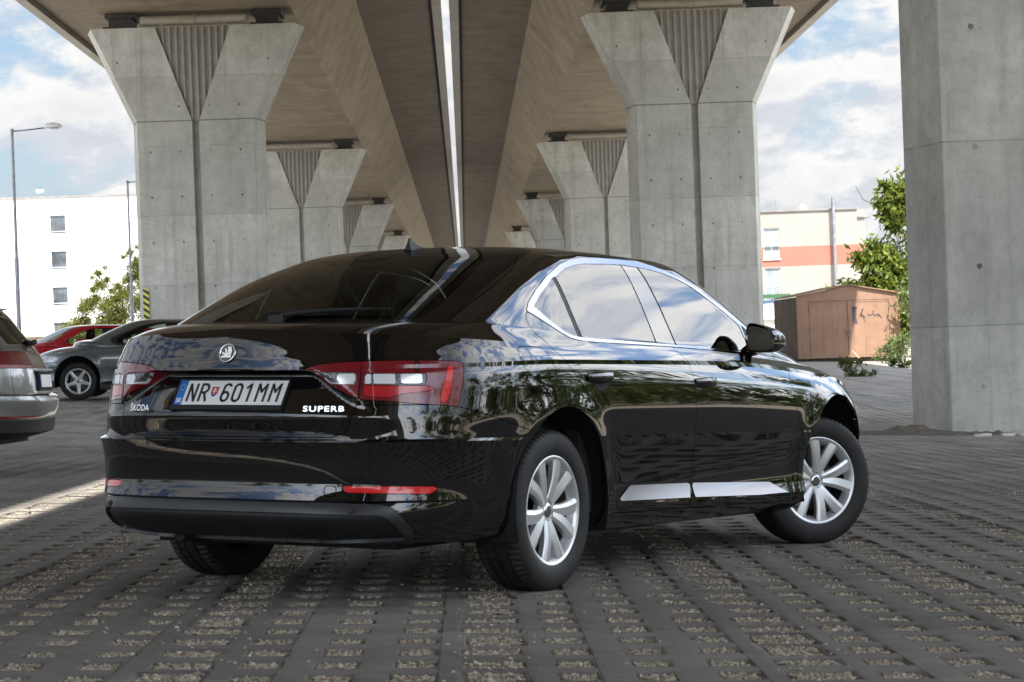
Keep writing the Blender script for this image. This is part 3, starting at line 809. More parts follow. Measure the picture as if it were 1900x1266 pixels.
def superb_extras(root, tail):
    # plate
    M = rear_frame(-1.0035, .004, .818, rad(33))
    M2 = rear_frame(-1.012, .004, .8165, rad(31))
    fr = MB(); fr.box(-.268, -.079, -.008, .268, .062, .002); fr.box(-.268, -.079, .002, .268, -.058, .010); fr.box(-.268, .055, .002, .268, .062, .006); fr.box(-.268, -.058, .002, -.262, .055, .006); fr.box(.262, -.058, .002, .268, .055, .006)
    f = fr.build('number_plate', M_PLASTIC, root); f.data.transform(M2)
    pl = MB(); pl.box(-.260, -.055, .0, .260, .055, .004); p = pl.build('plate_sheet', M_WHITE_PL, f); p.data.transform(M2)
    bl = MB(); bl.box(-.2595, -.0545, .004, -.222, .0545, .0046); b = bl.build('country_strip', M_BLUE, f); b.data.transform(M2)
    def tx(s, x, y, size, mat, sx=.72, bold=.0, sp=1.0): text_mesh('country_letters', s, size, mat, f, M2 @ Matrix.Translation((x, y, .0048)), .0004, sx, sp, bold=bold)
    tx('SK', -.2405, -.036, .030, M_WHITE_PL, .85, .0006)
    gl = MB(); hw = .0052
    def stroke(pts):
        for (x0, y0), (x1, y1) in zip(pts[:-1], pts[1:]):
            dx, dy = x1-x0, y1-y0; l = math.hypot(dx, dy) or 1; ex, ey = dx/l*hw*.6, dy/l*hw*.6; nx, ny = -dy/l*hw, dx/l*hw
            gl.prism([(x0-ex+nx, y0-ey+ny), (x1+ex+nx, y1+ey+ny), (x1+ex-nx, y1+ey-ny), (x0-ex-nx, y0-ey-ny)], .0045, .0052)
    def arc(cx, cy, rx, ry, a0, a1, n=10): return [(cx+rx*math.cos(rad(a0+(a1-a0)*i/n)), cy+ry*math.sin(rad(a0+(a1-a0)*i/n))) for i in range(n+1)]
    h_ = .0375; w_ = .0165
    def glyph(c, x):
        if c == 'N': stroke([(x-w_, -h_), (x-w_, h_), (x+w_, -h_), (x+w_, h_)])
        elif c == 'R': stroke([(x-w_, -h_), (x-w_, h_)] + arc(x+w_-.019, h_-.0185, .019, .0185, 90, -90) + [(x-w_, h_-.037)]); stroke([(x, h_-.037), (x+w_+.001, -h_)])
        elif c == 'M': stroke([(x-w_-.002, -h_), (x-w_-.002, h_), (x, .004), (x+w_+.002, h_), (x+w_+.002, -h_)])
        elif c == '1': stroke([(x-.013, h_-.016), (x+.004, h_), (x+.004, -h_)])
        elif c == '0': stroke(arc(x, h_-.017, w_, .017, 0, 180) + arc(x, -h_+.017, w_, .017, 180, 360) + [(x+w_, h_-.017)])
        elif c == '6': stroke(arc(x, -h_+.020, w_, .020, 0, 360, 18)); stroke(arc(x+.003, h_-.020, w_+.001, .020, 40, 150) + [(x-w_, -h_+.022)])
    for c, x in zip('NR601MM', (-.185, -.128, -.022, .033, .088, .149, .214)):
        gl = MB(); glyph(c, x); g_ = gl.build('plate_character', M_INK, f); g_.data.transform(M2)
    st = MB()
    for k in range(12):
        a = k*math.pi/6; st.box(-.2405+.0125*math.cos(a)-.0014, .024+.0125*math.sin(a)-.0014, .0046, -.2405+.0125*math.cos(a)+.0014, .024+.0125*math.sin(a)+.0014, .005)
    o = st.build('star_circle', simple('star_yellow', (.75, .6, .05), .5), f); o.data.transform(M2)
    sh = MB(); sh.prism([(-.0165, .022), (.0165, .022), (.0165, -.004), (.010, -.016), (0, -.024), (-.010, -.016), (-.0165, -.004)], .0046, .0052); o = sh.build('state_shield', M_REDINK, f); o.data.transform(M2 @ Matrix.Translation((-.078, .004, 0)))
    cr = MB(); cr.box(-.0018, -.012, .0052, .0018, .018, .0056); cr.box(-.008, .009, .0052, .008, .0125, .0056); cr.box(-.0105, .000, .0052, .0105, .0035, .0056); o = cr.build('shield_cross', M_WHITE_PL, f); o.data.transform(M2 @ Matrix.Translation((-.078, .004, 0)))
    hl = MB(); hl.prism([(-.013, -.011), (0, -.008), (.013, -.011), (.010, -.016), (0, -.024), (-.010, -.016)], .0052, .0055); o = hl.build('shield_hill', M_BLUEINK, f); o.data.transform(M2 @ Matrix.Translation((-.078, .004, 0)))
    # lettering and emblem on the tailgate
    text_mesh('maker_lettering', '\u0160KODA', .036, M_CHROME, tail, rear_frame(-1.032, -.432, .757, rad(8), .28), .002, 1.0, 1.05, bold=.0006)
    text_mesh('model_lettering', 'SUPERB', .030, M_CHROME_S, tail, rear_frame(-1.027, .452, .757, rad(12), -.26), .002, 1.50, 1.15, bold=.0005)
    emblem(tail, rear_frame(-1.0285, .0, .974, rad(20)) @ Matrix.Rotation(rad(-90), 4, 'X'))
    for v_ in (-.58, -.20, .20, .58):
        ps = MB(); ps.lathe([(0, -.0035), (.009, -.0035), (.011, -.001), (.011, .004)], 20); o = ps.build('parking_sensor', M_PLASTIC, root, smooth=True, angle=40)
        o.data.transform(Matrix.Translation((-1.098+abs(v_)**3.3*.36, -v_, .374)) @ Matrix.Rotation(rad(90), 4, 'Z') @ Matrix.Rotation(rad(14), 4, 'X') @ Matrix.Rotation(math.pi, 4, 'Z'))
    # rear wiper
    wp = MB()
    wp.tube([(-.655, -.02, 1.118), (-.640, .02, 1.134), (-.585, .22, 1.148), (-.55, .36, 1.152)], [.014, .010, .008, .006], 8)
    wp.tube([(-.575, -.20, 1.146), (-.590, .08, 1.142), (-.570, .30, 1.150)], .006, 6); wp.box(-.69, -.055, 1.100, -.630, .012, 1.132)
    wp = MB()
    wp.tube([(-.672, -.0, 1.120), (-.660, -.06, 1.136), (-.636, -.22, 1.146), (-.600, -.40, 1.150)], [.016, .012, .009, .006], 8)
    wp.tube([(-.628, .10, 1.143), (-.640, -.10, 1.141), (-.612, -.34, 1.148), (-.572, -.46, 1.150)], .0065, 6)
    wp.box(-.700, -.030, 1.100, -.640, .045, 1.128)
    wp.build('rear_wiper', M_PLASTIC, root, smooth=True, angle=40)
    # antenna fin
    an = MB(); V = []
    for (u, w, h) in ((.46, 1.448, .003), (.40, 1.450, .012), (.345, 1.458, .012), (.318, 1.474, .007), (.306, 1.488, .003)):
        V += [(u, h, w), (u, -h, w)]
    for (u, w, h) in ((.50, 1.440, .012), (.30, 1.430, .030), (.282, 1.434, .018), (.290, 1.456, .009), (.297, 1.488, .003)):
        V += [(u, h, w), (u, -h, w)]
    F = []
    for i in range(4):
        F += [(2*i, 2*i+1, 2*i+3, 2*i+2), (10+2*i, 10+2*i+2, 10+2*i+3, 10+2*i+1), (2*i, 2*i+2, 10+2*i+2, 10+2*i), (2*i+1, 10+2*i+1, 10+2*i+3, 2*i+3)]
    F += [(8, 9, 19, 18), (0, 10, 11, 1)]
    an.add(V, F); an.build('roof_antenna', M_PLASTIC, root, smooth=True, angle=40)

def handle(door, u0, u1, w, sg, M_BLACK):
    v = .934
    mb = MB(); N = 10; V = []
    for i in range(N+1):
        t = i/N; u = u0+(u1-u0)*t; out = .030*math.sin(math.pi*min(1, t*1.05+.02))**.45; hw = .018+.006*math.sin(math.pi*t)
        for a in range(8):
            th = 2*math.pi*a/8; V.append((u, -sg*(v+out*.55+math.cos(th)*out*.5), w+.012+math.sin(th)*hw*.9))
    F = [(i*8+k, i*8+(k+1) % 8, (i+1)*8+(k+1) % 8, (i+1)*8+k) for i in range(N) for k in range(8)] + [tuple(range(8)), tuple(range(N*8, N*8+8))]
    mb.add(V, F); mb.build('door_handle', M_BLACK, door, smooth=True, angle=60)
    cup = MB(); V = []; n = 20
    for k in range(n):
        a = 2*math.pi*k/n; V.append((u0+.125+.075*math.cos(a), -sg*(v+.0035), w-.006+.036*math.sin(a)*(1.1 if math.sin(a) < 0 else .7)))
    V.append((u0+.125, -sg*(v+.0015), w-.006)); cup.add(V, [(k, (k+1) % n, n) for k in range(n)])
    cup.build('handle_recess', M_DARK, door)

def mirror(door, sg, M_BLACK):
    # housing: lofted shell, opening backwards; taller next to the car, tapering outwards
    V = []; N = 8; K = 24; CV, CWW = .958, 1.048
    for i in range(N):
        t = i/(N-1); u = 1.955 + .20*t; sc = [1.0, 1.05, 1.05, 1.0, .92, .78, .56, .2][i]
        for k in range(K):
            a = 2*math.pi*k/K; c, s = math.cos(a), math.sin(a)
            x = math.copysign(abs(c)**.55, c); z = math.copysign(abs(s)**.55, s)
            vv = CV+.012*t + x*.080*sc; ww = CWW + z*(.060-.013*x)*sc + (.010 if z > 0 else -.004)*(1-t) - .010*x
            V.append((u - .035*(x+1)*.5*(1-t), -sg*vv, ww))
    F = [(i*K+k, i*K+(k+1) % K, (i+1)*K+(k+1) % K, (i+1)*K+k) for i in range(N-1) for k in range(K)] + [tuple(range((N-1)*K, N*K))]
    b = len(V)
    for k in range(K):
        x, y, z = V[k]; cy, cz = -sg*CV, CWW
        V.append((x+.004, cy+(y-cy)*.90, cz+(z-cz)*.88)); V.append((x+.022, cy+(y-cy)*.86, cz+(z-cz)*.82))
    for k in range(K):
        k2 = (k+1) % K; F += [(k, k2, b+2*k2, b+2*k), (b+2*k, b+2*k2, b+2*k2+1, b+2*k+1)]
    mb = MB(); mb.add(V, F)
    mb.tube([(2.05, -sg*.82, .990), (2.05, -sg*.88, 1.000), (2.05, -sg*.95, 1.015)], [.034, .030, .026], 10)
    h = mb.build('side_mirror', M_BLACK, door, smooth=True, angle=50)
    g = MB(); W = []
    for k in range(K):
        x, y, z = V[k]; cy, cz = -sg*CV, CWW; W.append((1.960 - .035*((-sg*y-CV)/.092+1)*.5*.6 + .012*((-sg*y-CV)/.092), cy+(y-cy)*.855, cz+(z-cz)*.815))
    g.add(W, [tuple(range(K))]); g.build('mirror_glass', M_MIRROR, h)

def interior(root, M_SEAT):
    it = MB()
    it.box(-.62, -.60, .95, .16, .60, 1.02)                          # parcel shelf
    it.box(.14, -.72, .35, .32, .72, 1.02); it.box(-.3, -.75, .30, 2.6, .75, .36)
    it.box(2.15, -.74, .60, 2.55, .74, .97)                           # dashboard
    it.box(.3, -.84, .3, 2.2, -.78, .96); it.box(.3, .78, .3, 2.2, .84, .96)
    it.build('cabin_trim', M_SEAT, root)
    def seat(u, v, wide, name):
        mb = MB(); V = []
        prof = [(u, .52), (u+.10, .50), (u+.20, 1.02), (u+.13, 1.05), (u+.04, 1.02)]
        mb.prism([(a, b) for a, b in [(u-.10, 1.06), (u-.02, 1.08), (u+.10, .55), (u-.02, .52)]], -v-wide, -v+wide, 'y')
        o = mb.build(name, M_SEAT, root)
        hb = MB(); K = 14; N = 6; V = []
        for i in range(N):
            t = i/(N-1); x = u-.13+.11*t; sc = [.72, .95, 1, 1, .95, .72][i]
            for k in range(K):
                a = 2*math.pi*k/K; c, s = math.cos(a), math.sin(a)
                V.append((x-.02*s, -v+math.copysign(abs(c)**.6, c)*.135*sc, 1.165+math.copysign(abs(s)**.7, s)*.095*sc))
        F = [(i*K+k, i*K+(k+1) % K, (i+1)*K+(k+1) % K, (i+1)*K+k) for i in range(N-1) for k in range(K)] + [tuple(range(K)), tuple(range((N-1)*K, N*K))]
        hb.add(V, F); hb.build('headrest', M_SEAT, o, smooth=True)
    for v in (-.38, .38): seat(1.05, v, .25, 'front_seat')
    for v in (-.42, .42): seat(.26, v, .30, 'rear_seat')
    sw = MB(); c = Vector((1.72, .38, .92)); pts = []
    for k in range(25):
        a = 2*math.pi*k/24; pts.append(c + Vector((.06*math.sin(a)*1.0, .185*math.cos(a), .175*math.sin(a))))
    sw.tube(pts, .016, 8, cap=False); sw.box(1.73, .22, .90, 1.76, .54, .94); sw.build('steering_wheel', M_PLASTIC, root, smooth=True)
# ---------------------------------------------------------------- world, sun, camera
H0 = .90                                   # camera height above the ground below it
CAM_ROT = Matrix(CAM_MATRIX)
cam = bpy.data.cameras.new('camera'); cam.lens = 50; cam.sensor_width = 22.3; cam.clip_end = 5000; cam.clip_start = .05
co = bpy.data.objects.new('camera', cam); COL.objects.link(co)
M = CAM_ROT.to_4x4(); M.translation = Vector((0, 0, H0)); co.matrix_world = M; SC.camera = co
cam.dof.use_dof = True; cam.dof.focus_distance = 16.0; cam.dof.aperture_fstop = 9.0
SUN_DIR = Vector((.155, -.62, 1)).normalized()
sl = bpy.data.lights.new('sun', 'SUN'); sl.energy = 5.0; sl.angle = rad(.45); sl.color = (1, .95, .87)
so = bpy.data.objects.new('sun', sl); COL.objects.link(so); so.location = (0, -40, 60)
so.rotation_euler = SUN_DIR.to_track_quat('Z', 'Y').to_euler()

def make_world():
    w = bpy.data.worlds.new('World'); SC.world = w; w.use_nodes = True; nt = w.node_tree; nt.nodes.clear()
    N = lambda t, **k: nt.nodes.new('ShaderNode' + t)
    L = nt.links.new
    out = N('OutputWorld'); bg = N('Background'); sky = N('TexSky'); sky.sky_type = 'NISHITA'; sky.sun_disc = False
    sky.sun_elevation = math.asin(SUN_DIR.z); sky.sun_rotation = math.atan2(SUN_DIR.x, SUN_DIR.y); sky.altitude = 200; sky.air_density = 1.2; sky.dust_density = 1.6
    tc = N('TexCoord'); sp = N('SeparateXYZ'); L(tc.outputs['Generated'], sp.inputs[0])
    def m(op, a, b=0.0, c=0.0):
        n = N('Math'); n.operation = op
        for i, v in enumerate((a, b, c)):
            if isinstance(v, bpy.types.NodeSocket): L(v, n.inputs[i])
            else: n.inputs[i].default_value = v
        return n.outputs[0]
    z = m('MAXIMUM', sp.outputs[2], 0.0)
    cb = N('CombineXYZ'); L(sp.outputs[0], cb.inputs[0]); L(sp.outputs[1], cb.inputs[1]); L(m('MULTIPLY', sp.outputs[2], 1.9), cb.inputs[2])
    def noise(scale, det, rough, off, dist=0.0, lac=2.0):
        mp = N('Mapping'); mp.inputs['Location'].default_value = off; L(cb.outputs[0], mp.inputs[0])
        n = N('TexNoise'); n.inputs['Scale'].default_value = scale; n.inputs['Detail'].default_value = det; n.inputs['Roughness'].default_value = rough; n.inputs['Distortion'].default_value = dist
        L(mp.outputs[0], n.inputs['Vector']); return n.outputs['Fac']
    def ramp(f, st):
        r = N('ValToRGB'); e = r.color_ramp.elements
        while len(e) < len(st): e.new(.5)
        for i, (p, c) in enumerate(st):
            e[i].position = p; e[i].color = (*c, 1) if isinstance(c, tuple) else (c, c, c, 1)
        L(f, r.inputs[0]); return r.outputs[0]
    off = CLOUD_OFF; up = (off[0], off[1], off[2]+.022)
    def dens(o): return m('ADD', m('MULTIPLY', noise(17, 11, .63, o, .0), .5), m('MULTIPLY', noise(6.5, 3, .5, (o[0]+4, o[1], o[2])), .5))
    f = dens(off)
    cover = ramp(f, [(.445, 0.0), (.475, .45), (.515, 1.0)])
    shade = ramp(m('ADD', m('SUBTRACT', f, dens(up)), .5), [(.46, (.72, .75, .81)), (.50, (.86, .88, .91)), (.535, (1.0, .99, .975))])
    # thick cloud middles are greyer
    thick = ramp(f, [(.53, (1, 1, 1)), (.64, (.80, .82, .86))])
    def mixc(a, b_, fac, mode='MIX'):
        n = N('Mix'); n.data_type = 'RGBA'; n.blend_type = mode
        for i, v in ((0, fac), (6, a), (7, b_)):
            if isinstance(v, bpy.types.NodeSocket): L(v, n.inputs[i])
            elif i == 0: n.inputs[0].default_value = v
            else: n.inputs[i].default_value = (*v, 1)
        return n.outputs[2]
    cc = mixc(mixc(shade, thick, .8, 'MULTIPLY'), (CLOUD_V, CLOUD_V, CLOUD_V), 1.0, 'MULTIPLY')
    thin = ramp(noise(7, 7, .62, (3, 9, 1)), [(.42, 0.0), (.8, .30)])
    blue = mixc(sky.outputs[0], (.80, .93, 1.10), 1.0, 'MULTIPLY')
    c0 = mixc(blue, (CLOUD_V*.78, CLOUD_V*.82, CLOUD_V*.88), thin)
    hz = ramp(z, [(0.0, .85), (.05, .55), (.11, .24), (.25, 0.0)])
    c1 = mixc(c0, (CLOUD_V*.62, CLOUD_V*.70, CLOUD_V*.83), hz)
    c2 = mixc(c1, cc, cover)
    # added gain on unseen sky: east (right) for car reflections, behind camera for pillars
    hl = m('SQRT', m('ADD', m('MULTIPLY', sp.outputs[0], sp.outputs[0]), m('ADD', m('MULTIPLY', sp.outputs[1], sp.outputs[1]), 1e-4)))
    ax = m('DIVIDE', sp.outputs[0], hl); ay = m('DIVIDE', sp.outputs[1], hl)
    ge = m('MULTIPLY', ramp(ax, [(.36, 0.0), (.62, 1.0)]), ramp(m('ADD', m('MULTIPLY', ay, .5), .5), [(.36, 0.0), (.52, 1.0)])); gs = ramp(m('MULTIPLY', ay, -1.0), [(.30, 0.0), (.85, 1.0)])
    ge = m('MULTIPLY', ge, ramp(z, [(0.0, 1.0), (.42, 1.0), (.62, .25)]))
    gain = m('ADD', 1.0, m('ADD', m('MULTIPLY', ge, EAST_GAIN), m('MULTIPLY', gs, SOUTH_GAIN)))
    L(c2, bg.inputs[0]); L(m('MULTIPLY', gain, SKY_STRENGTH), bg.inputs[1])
    L(bg.outputs[0], out.inputs[0])
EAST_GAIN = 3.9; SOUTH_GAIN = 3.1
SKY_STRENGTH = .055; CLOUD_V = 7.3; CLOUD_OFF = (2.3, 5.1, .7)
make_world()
SC.view_settings.view_transform = 'Standard'; SC.view_settings.look = 'None'; SC.view_settings.exposure = 1.3; SC.view_settings.gamma = 1
SC.cycles.max_bounces = 8; SC.cycles.diffuse_bounces = 4; SC.cycles.glossy_bounces = 5; SC.cycles.transparent_max_bounces = 16; SC.cycles.transmission_bounces = 4
SC.cycles.caustics_reflective = False; SC.cycles.caustics_refractive = False
SC.cycles.use_denoising = True
SC.cycles.sample_clamp_indirect = 4

# ---------------------------------------------------------------- ground
def gz(X, Y):
    X = np.asarray(X, float); Y = np.asarray(Y, float)
    Xc = np.clip(X, -20, 25); Yc = np.clip(Y, -25, 100)
    k = np.clip((X+6)/12, 0, 1)
    Y0 = 23.5 + 10.5*k; sl = .031 - .0075*k
    t = np.maximum(0, Yc-Y0); t = np.minimum(t, 20+60*k); soft = np.where(t < 6, t*t/12, t-3)
    return -.0333*Xc - .0115*Yc + sl*(soft+ (0))
def gzf(x, y): return float(gz(x, y))

def concrete(name, c0, c1, streak=.35, joints=0.0, ties=False, boards=None, warm=None):
    t = NT(name); v = t.pos('Object'); x, y, z = t.sep(v)
    big = t.noise(v, .55, 6, .6); med = t.noise(v, 2.6, 6, .62); fine = t.noise(v, 34, 4, .6)
    col = t.ramp(t.math('ADD', t.math('MULTIPLY', big, .6), t.math('MULTIPLY', med, .4)), [(.34, c0), (.66, c1)])
    st = t.noise(t.mapping(v, (1.8, 1.8, .10)), 1.6, 6, .65)
    col = t.mix(col, tuple(c*.55 for c in c0), t.ramp(st, [(.52, 0.0), (.78, streak)]))
    col = t.mix(col, tuple(min(1, c*1.22) for c in c1), t.ramp(t.noise(t.mapping(v, (2.4, 2.4, .3), loc=(5, 3, 1)), 1.1, 5), [(.55, 0.0), (.80, .35)]))
    col = t.mix(col, tuple(c*.5 for c in c0), t.ramp(t.n('TexVoronoi', ins={'Vector': v, 'Scale': 9.0}).outputs['Distance'], [(.0, .55), (.045, 0.0)]))
    col = t.mix(col, tuple(c*.6 for c in c0), t.ramp(t.noise(v, 8.5, 7, .7), [(.50, 0.0), (.72, .38)]))
    col = t.mix(col, tuple(c*.45 for c in c0), t.ramp(t.noise(t.mapping(v, (5, 5, .16), loc=(2, 7, 3)), 1.5, 6, .7), [(.60, 0.0), (.76, streak*.7)]))
    h = fine
    if boards:
        # boards: stripes across a rotated, stretched coordinate
        ang, period, strg, axes = boards
        a, b = (x, y) if axes == 'xy' else ((y, z) if axes == 'yz' else (x, z))
        s = t.math('ADD', t.math('MULTIPLY', a, math.cos(ang)), t.math('MULTIPLY', b, math.sin(ang)))
        l = t.math('SUBTRACT', t.math('MULTIPLY', b, math.cos(ang)), t.math('MULTIPLY', a, math.sin(ang)))
        cmb = t.n('CombineXYZ', ins={'X': t.math('MULTIPLY', s, 1/period), 'Y': t.math('MULTIPLY', l, .045), 'Z': 0.0}).outputs[0]
        bn = t.noise(cmb, 1.3, 5, .7)
        col = t.mix(col, tuple(c*.50 for c in c0), t.ramp(bn, [(.46, 0.0), (.72, strg)]))
        col = t.mix(col, tuple(min(1, c*1.35) for c in c1), t.ramp(t.noise(cmb, .8, 4, .6), [(.55, 0.0), (.8, strg*.5)]))
        cell = t.math('FRACT', t.math('MULTIPLY', s, 1/period/1.0))
        ln = t.math('LESS_THAN', cell, .05)
        col = t.mix(col, tuple(c*.62 for c in c0), t.math('MULTIPLY', ln, .35))
        jn = t.math('LESS_THAN', t.math('FRACT', t.math('DIVIDE', y, 5.4)), .006); col = t.mix(col, tuple(c*.4 for c in c0), t.math('MULTIPLY', jn, .55))
        col = t.mix(col, tuple(c*.45 for c in c0), t.ramp(t.noise(t.mapping(v, (.5, .12, .5)), 1.5, 6, .65), [(.52, 0.0), (.74, .5)]))
        h = t.math('ADD', fine, t.math('MULTIPLY', ln, -.6))
    if joints:
        f = t.math('FRACT', t.math('DIVIDE', z, joints)); ln = t.math('LESS_THAN', f, .009)
        wob = t.noise(v, 3, 3)
        col = t.mix(col, tuple(c*.55 for c in c0), t.math('MULTIPLY', ln, t.ramp(wob, [(.3, .2), (.7, .75)])))
        # slightly different tone for every lift
        idx = t.math('FLOOR', t.math('DIVIDE', z, joints))
        wn = t.n('TexWhiteNoise', noise_dimensions='1D', ins={'W': idx}).outputs['Value']
        col = t.mix(col, tuple(c*.84 for c in c0), t.math('MULTIPLY', wn, .4))
    if ties:
        fx = t.math('SUBTRACT', t.math('FRACT', t.math('DIVIDE', t.math('ADD', x, 10.12), 1.12)), .5)
        fz = t.math('SUBTRACT', t.math('FRACT', t.math('DIVIDE', z, 2.6*.65)), .5)
        jx = t.math('MULTIPLY', fx, 1.12); jz = t.math('MULTIPLY', fz, 2.6*.65)
        r = t.math('SQRT', t.math('ADD', t.math('MULTIPLY', jx, jx), t.math('MULTIPLY', jz, jz)))
        dot = t.math('LESS_THAN', t.math('ADD', r, t.math('MULTIPLY', t.noise(v, 14, 4), .05)), .066)
        hole = t.n('TexWhiteNoise', noise_dimensions='3D', ins={'Vector': t.n('CombineXYZ', ins={'X': t.math('FLOOR', t.math('DIVIDE', t.math('ADD', x, 10.12), 1.12)), 'Y': t.math('FLOOR', t.math('DIVIDE', z, 2.6*.65)), 'Z': 0.0}).outputs[0]}).outputs['Value']
        neck = t.math('LESS_THAN', t.math('ABSOLUTE', t.math('SUBTRACT', z, 8.75)), .022); col = t.mix(col, (.08, .075, .065), t.math('MULTIPLY', neck, .7))
        col = t.mix(col, (.085, .078, .066), t.math('MULTIPLY', dot, t.ramp(hole, [(.1, .25), (.8, .9)]))); h = t.math('ADD', h, t.math('MULTIPLY', dot, -2.0))
    p = t.pbr(col, .82); t.set(p, 'Normal', t.bump(h, .35, .012)); t.set(p, 'Specular IOR Level', .3)
    return t.m
M_PIER = concrete('pier_concrete', (.36, .355, .315), (.63, .62, .565), .60, 2.6, True)
M_FLUTE = concrete('fluted_concrete', (.30, .285, .25), (.40, .385, .345), .45)
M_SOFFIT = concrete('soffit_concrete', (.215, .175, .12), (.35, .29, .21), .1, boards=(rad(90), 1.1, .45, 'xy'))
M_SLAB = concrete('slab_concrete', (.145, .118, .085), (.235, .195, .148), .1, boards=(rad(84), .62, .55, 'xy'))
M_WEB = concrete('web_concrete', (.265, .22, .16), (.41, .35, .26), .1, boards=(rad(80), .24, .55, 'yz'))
M_EDGE = concrete('edge_beam_concrete', (.33, .31, .27), (.46, .44, .40), .35)
M_BEARING = varied('bearing_dark', (.02, .02, .02), (.05, .045, .04), 6, .6)
M_PIPE = varied('pale_drain_pipe', (.36, .33, .27), (.48, .45, .38), 3, .5)

# ---------------------------------------------------------------- the viaduct
SLOT = -.38; Y0B, Y1B = -120.0, 420.0
def bridge_deck(sgn, label):
    root = empty('bridge_deck', (SLOT + sgn*9.30, 0, H0)); tag(root, label, 'bridge deck', 'parallel bridge decks overhead')
    def strip(name, pts, mat, ny=10):
        mb = MB()
        P = [(x*sgn, z) for x, z in pts]
        mb.prism(P, Y0B, Y1B, 'y'); return mb.build(name, mat, root)
    # x from the box centre, + = away from the slot
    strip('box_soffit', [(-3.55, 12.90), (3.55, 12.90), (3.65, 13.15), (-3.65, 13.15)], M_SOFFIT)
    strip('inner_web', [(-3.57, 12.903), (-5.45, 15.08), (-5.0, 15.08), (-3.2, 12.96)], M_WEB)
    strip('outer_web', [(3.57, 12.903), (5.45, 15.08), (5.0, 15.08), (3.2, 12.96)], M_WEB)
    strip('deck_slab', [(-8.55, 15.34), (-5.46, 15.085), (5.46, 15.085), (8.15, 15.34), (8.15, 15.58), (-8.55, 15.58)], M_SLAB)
    strip('edge_beam', [(-8.70, 15.18), (-9.12, 15.18), (-9.12, 15.62), (-8.70, 15.62)], M_EDGE)
    strip('edge_beam', [(8.22, 15.10), (8.66, 15.10), (8.66, 15.98), (8.22, 15.98)], M_EDGE)
    strip('drip_groove', [(-8.56, 15.36), (-8.695, 15.36), (-8.695, 15.56), (-8.56, 15.56)], M_DARK)
    strip('road_surface', [(-8.70, 15.583), (8.22, 15.583), (8.22, 15.66), (-8.70, 15.66)], varied('deck_asphalt', (.04, .04, .04), (.06, .06, .06), 3, .9))
bridge_deck(-1, 'concrete deck over the left pillar row, left of the bright slot')
bridge_deck(1, 'concrete deck over the right pillar row, right of the bright slot')

def make_pier():
    """front face at y=0; z is measured from the camera's height"""
    root = empty('bridge_pillar')
    zb, zn, zt = -4.0, 8.75, 12.28
    hw = {zb: 2.19, zn: 2.19, zt: 3.80}; g = {zb: .13, zn: .13, zt: 1.40}
    mb = MB()
    for s in (-1, 1):
        V = []
        for z in (zb, zn, zt):
            w = hw[z]; e = w + .30
            V += [(s*g[z], 0, z), (s*w, 0, z), (s*e, 1.25, z), (s*w, 2.5, z), (s*g[z], 2.5, z)]
        F = []
        for i in range(2):
            for k in range(5): F.append((i*5+k, i*5+(k+1) % 5, (i+1)*5+(k+1) % 5, (i+1)*5+k))
        F += [(0, 1, 2, 3, 4), (10, 11, 12, 13, 14)]
        mb.add(V, F)
    # core behind the groove
    V = []
    for z in (zb, zn, zt):
        V += [(-g[z]-.05, .26, z), (g[z]+.05, .26, z), (g[z]+.05, 2.3, z), (-g[z]-.05, 2.3, z)]
    F = [(i*4+k, i*4+(k+1) % 4, (i+1)*4+(k+1) % 4, (i+1)*4+k) for i in range(2) for k in range(4)] + [(8, 9, 10, 11)]
    mb.add(V, F)
    body = mb.build('pillar_shaft', M_PIER, root)
    bv = body.modifiers.new('edge', 'BEVEL'); bv.width = .022; bv.segments = 2; bv.limit_method = 'ANGLE'; bv.angle_limit = rad(25)
    # fluted panel
    fl = MB(); V = []; F = []; n = 0; per = .25
    xs = []
    k = -6
    while k <= 6:
        for o, d in ((-.105, .06), (-.045, .17), (.045, .17), (.105, .06)):
            x = k*per + o
            if abs(x) < 1.385: xs.append((x, d))
        k += 1
    for x, d in xs:
        zz = zn + max(0, (abs(x)-.10))/(1.40-.13)*(zt-zn); V += [(x, d, zz-.02), (x, d, zt-.01)]
    for i in range(len(xs)-1): F.append((2*i, 2*i+2, 2*i+3, 2*i+1))
    fl.add(V, F); fo = fl.build('fluted_panel', M_FLUTE, root)
    fb = fl.build('fluted_panel', M_FLUTE, root); fb.rotation_euler = (0, 0, math.pi); fb.location = (0, 2.5, 0)
    for s in (-1, 1):
        b = MB(); b.box(s*2.75-.62, .25, zt+.003, s*2.75+.62, 2.2, zt+.10); b.box(s*2.75-.42, .45, zt+.103, s*2.75+.42, 2.0, zt+.42); b.box(s*2.75-.55, .35, zt+.423, s*2.75+.55, 2.1, zt+.60)
        b.build('bearing', M_BEARING, root)
    p = MB(); p.tube([(-1.98, .35, zt+.28), (0, .35, zt+.28)], .19, 14); p.tube([(.02, .35, zt+.28), (1.98, .35, zt+.28)], .185, 14); p.tube([(-.05, .35, zt+.28), (.07, .35, zt+.28)], .225, 14)
    for s in (-1, 1): p.box(s*1.2-.05, .3, zt+.003, s*1.2+.05, .4, zt+.12)
    p.build('drain_pipe', M_PIPE, root, smooth=True, angle=35)
    return root
pier = make_pier(); first = True
PIERS = [(32.2, 1), (32.2, -1), (86, 1), (86, -1), (141, 1), (141, -1), (197, 1), (197, -1), (253, 1), (253, -1), (-24, 1), (-24, -1)]
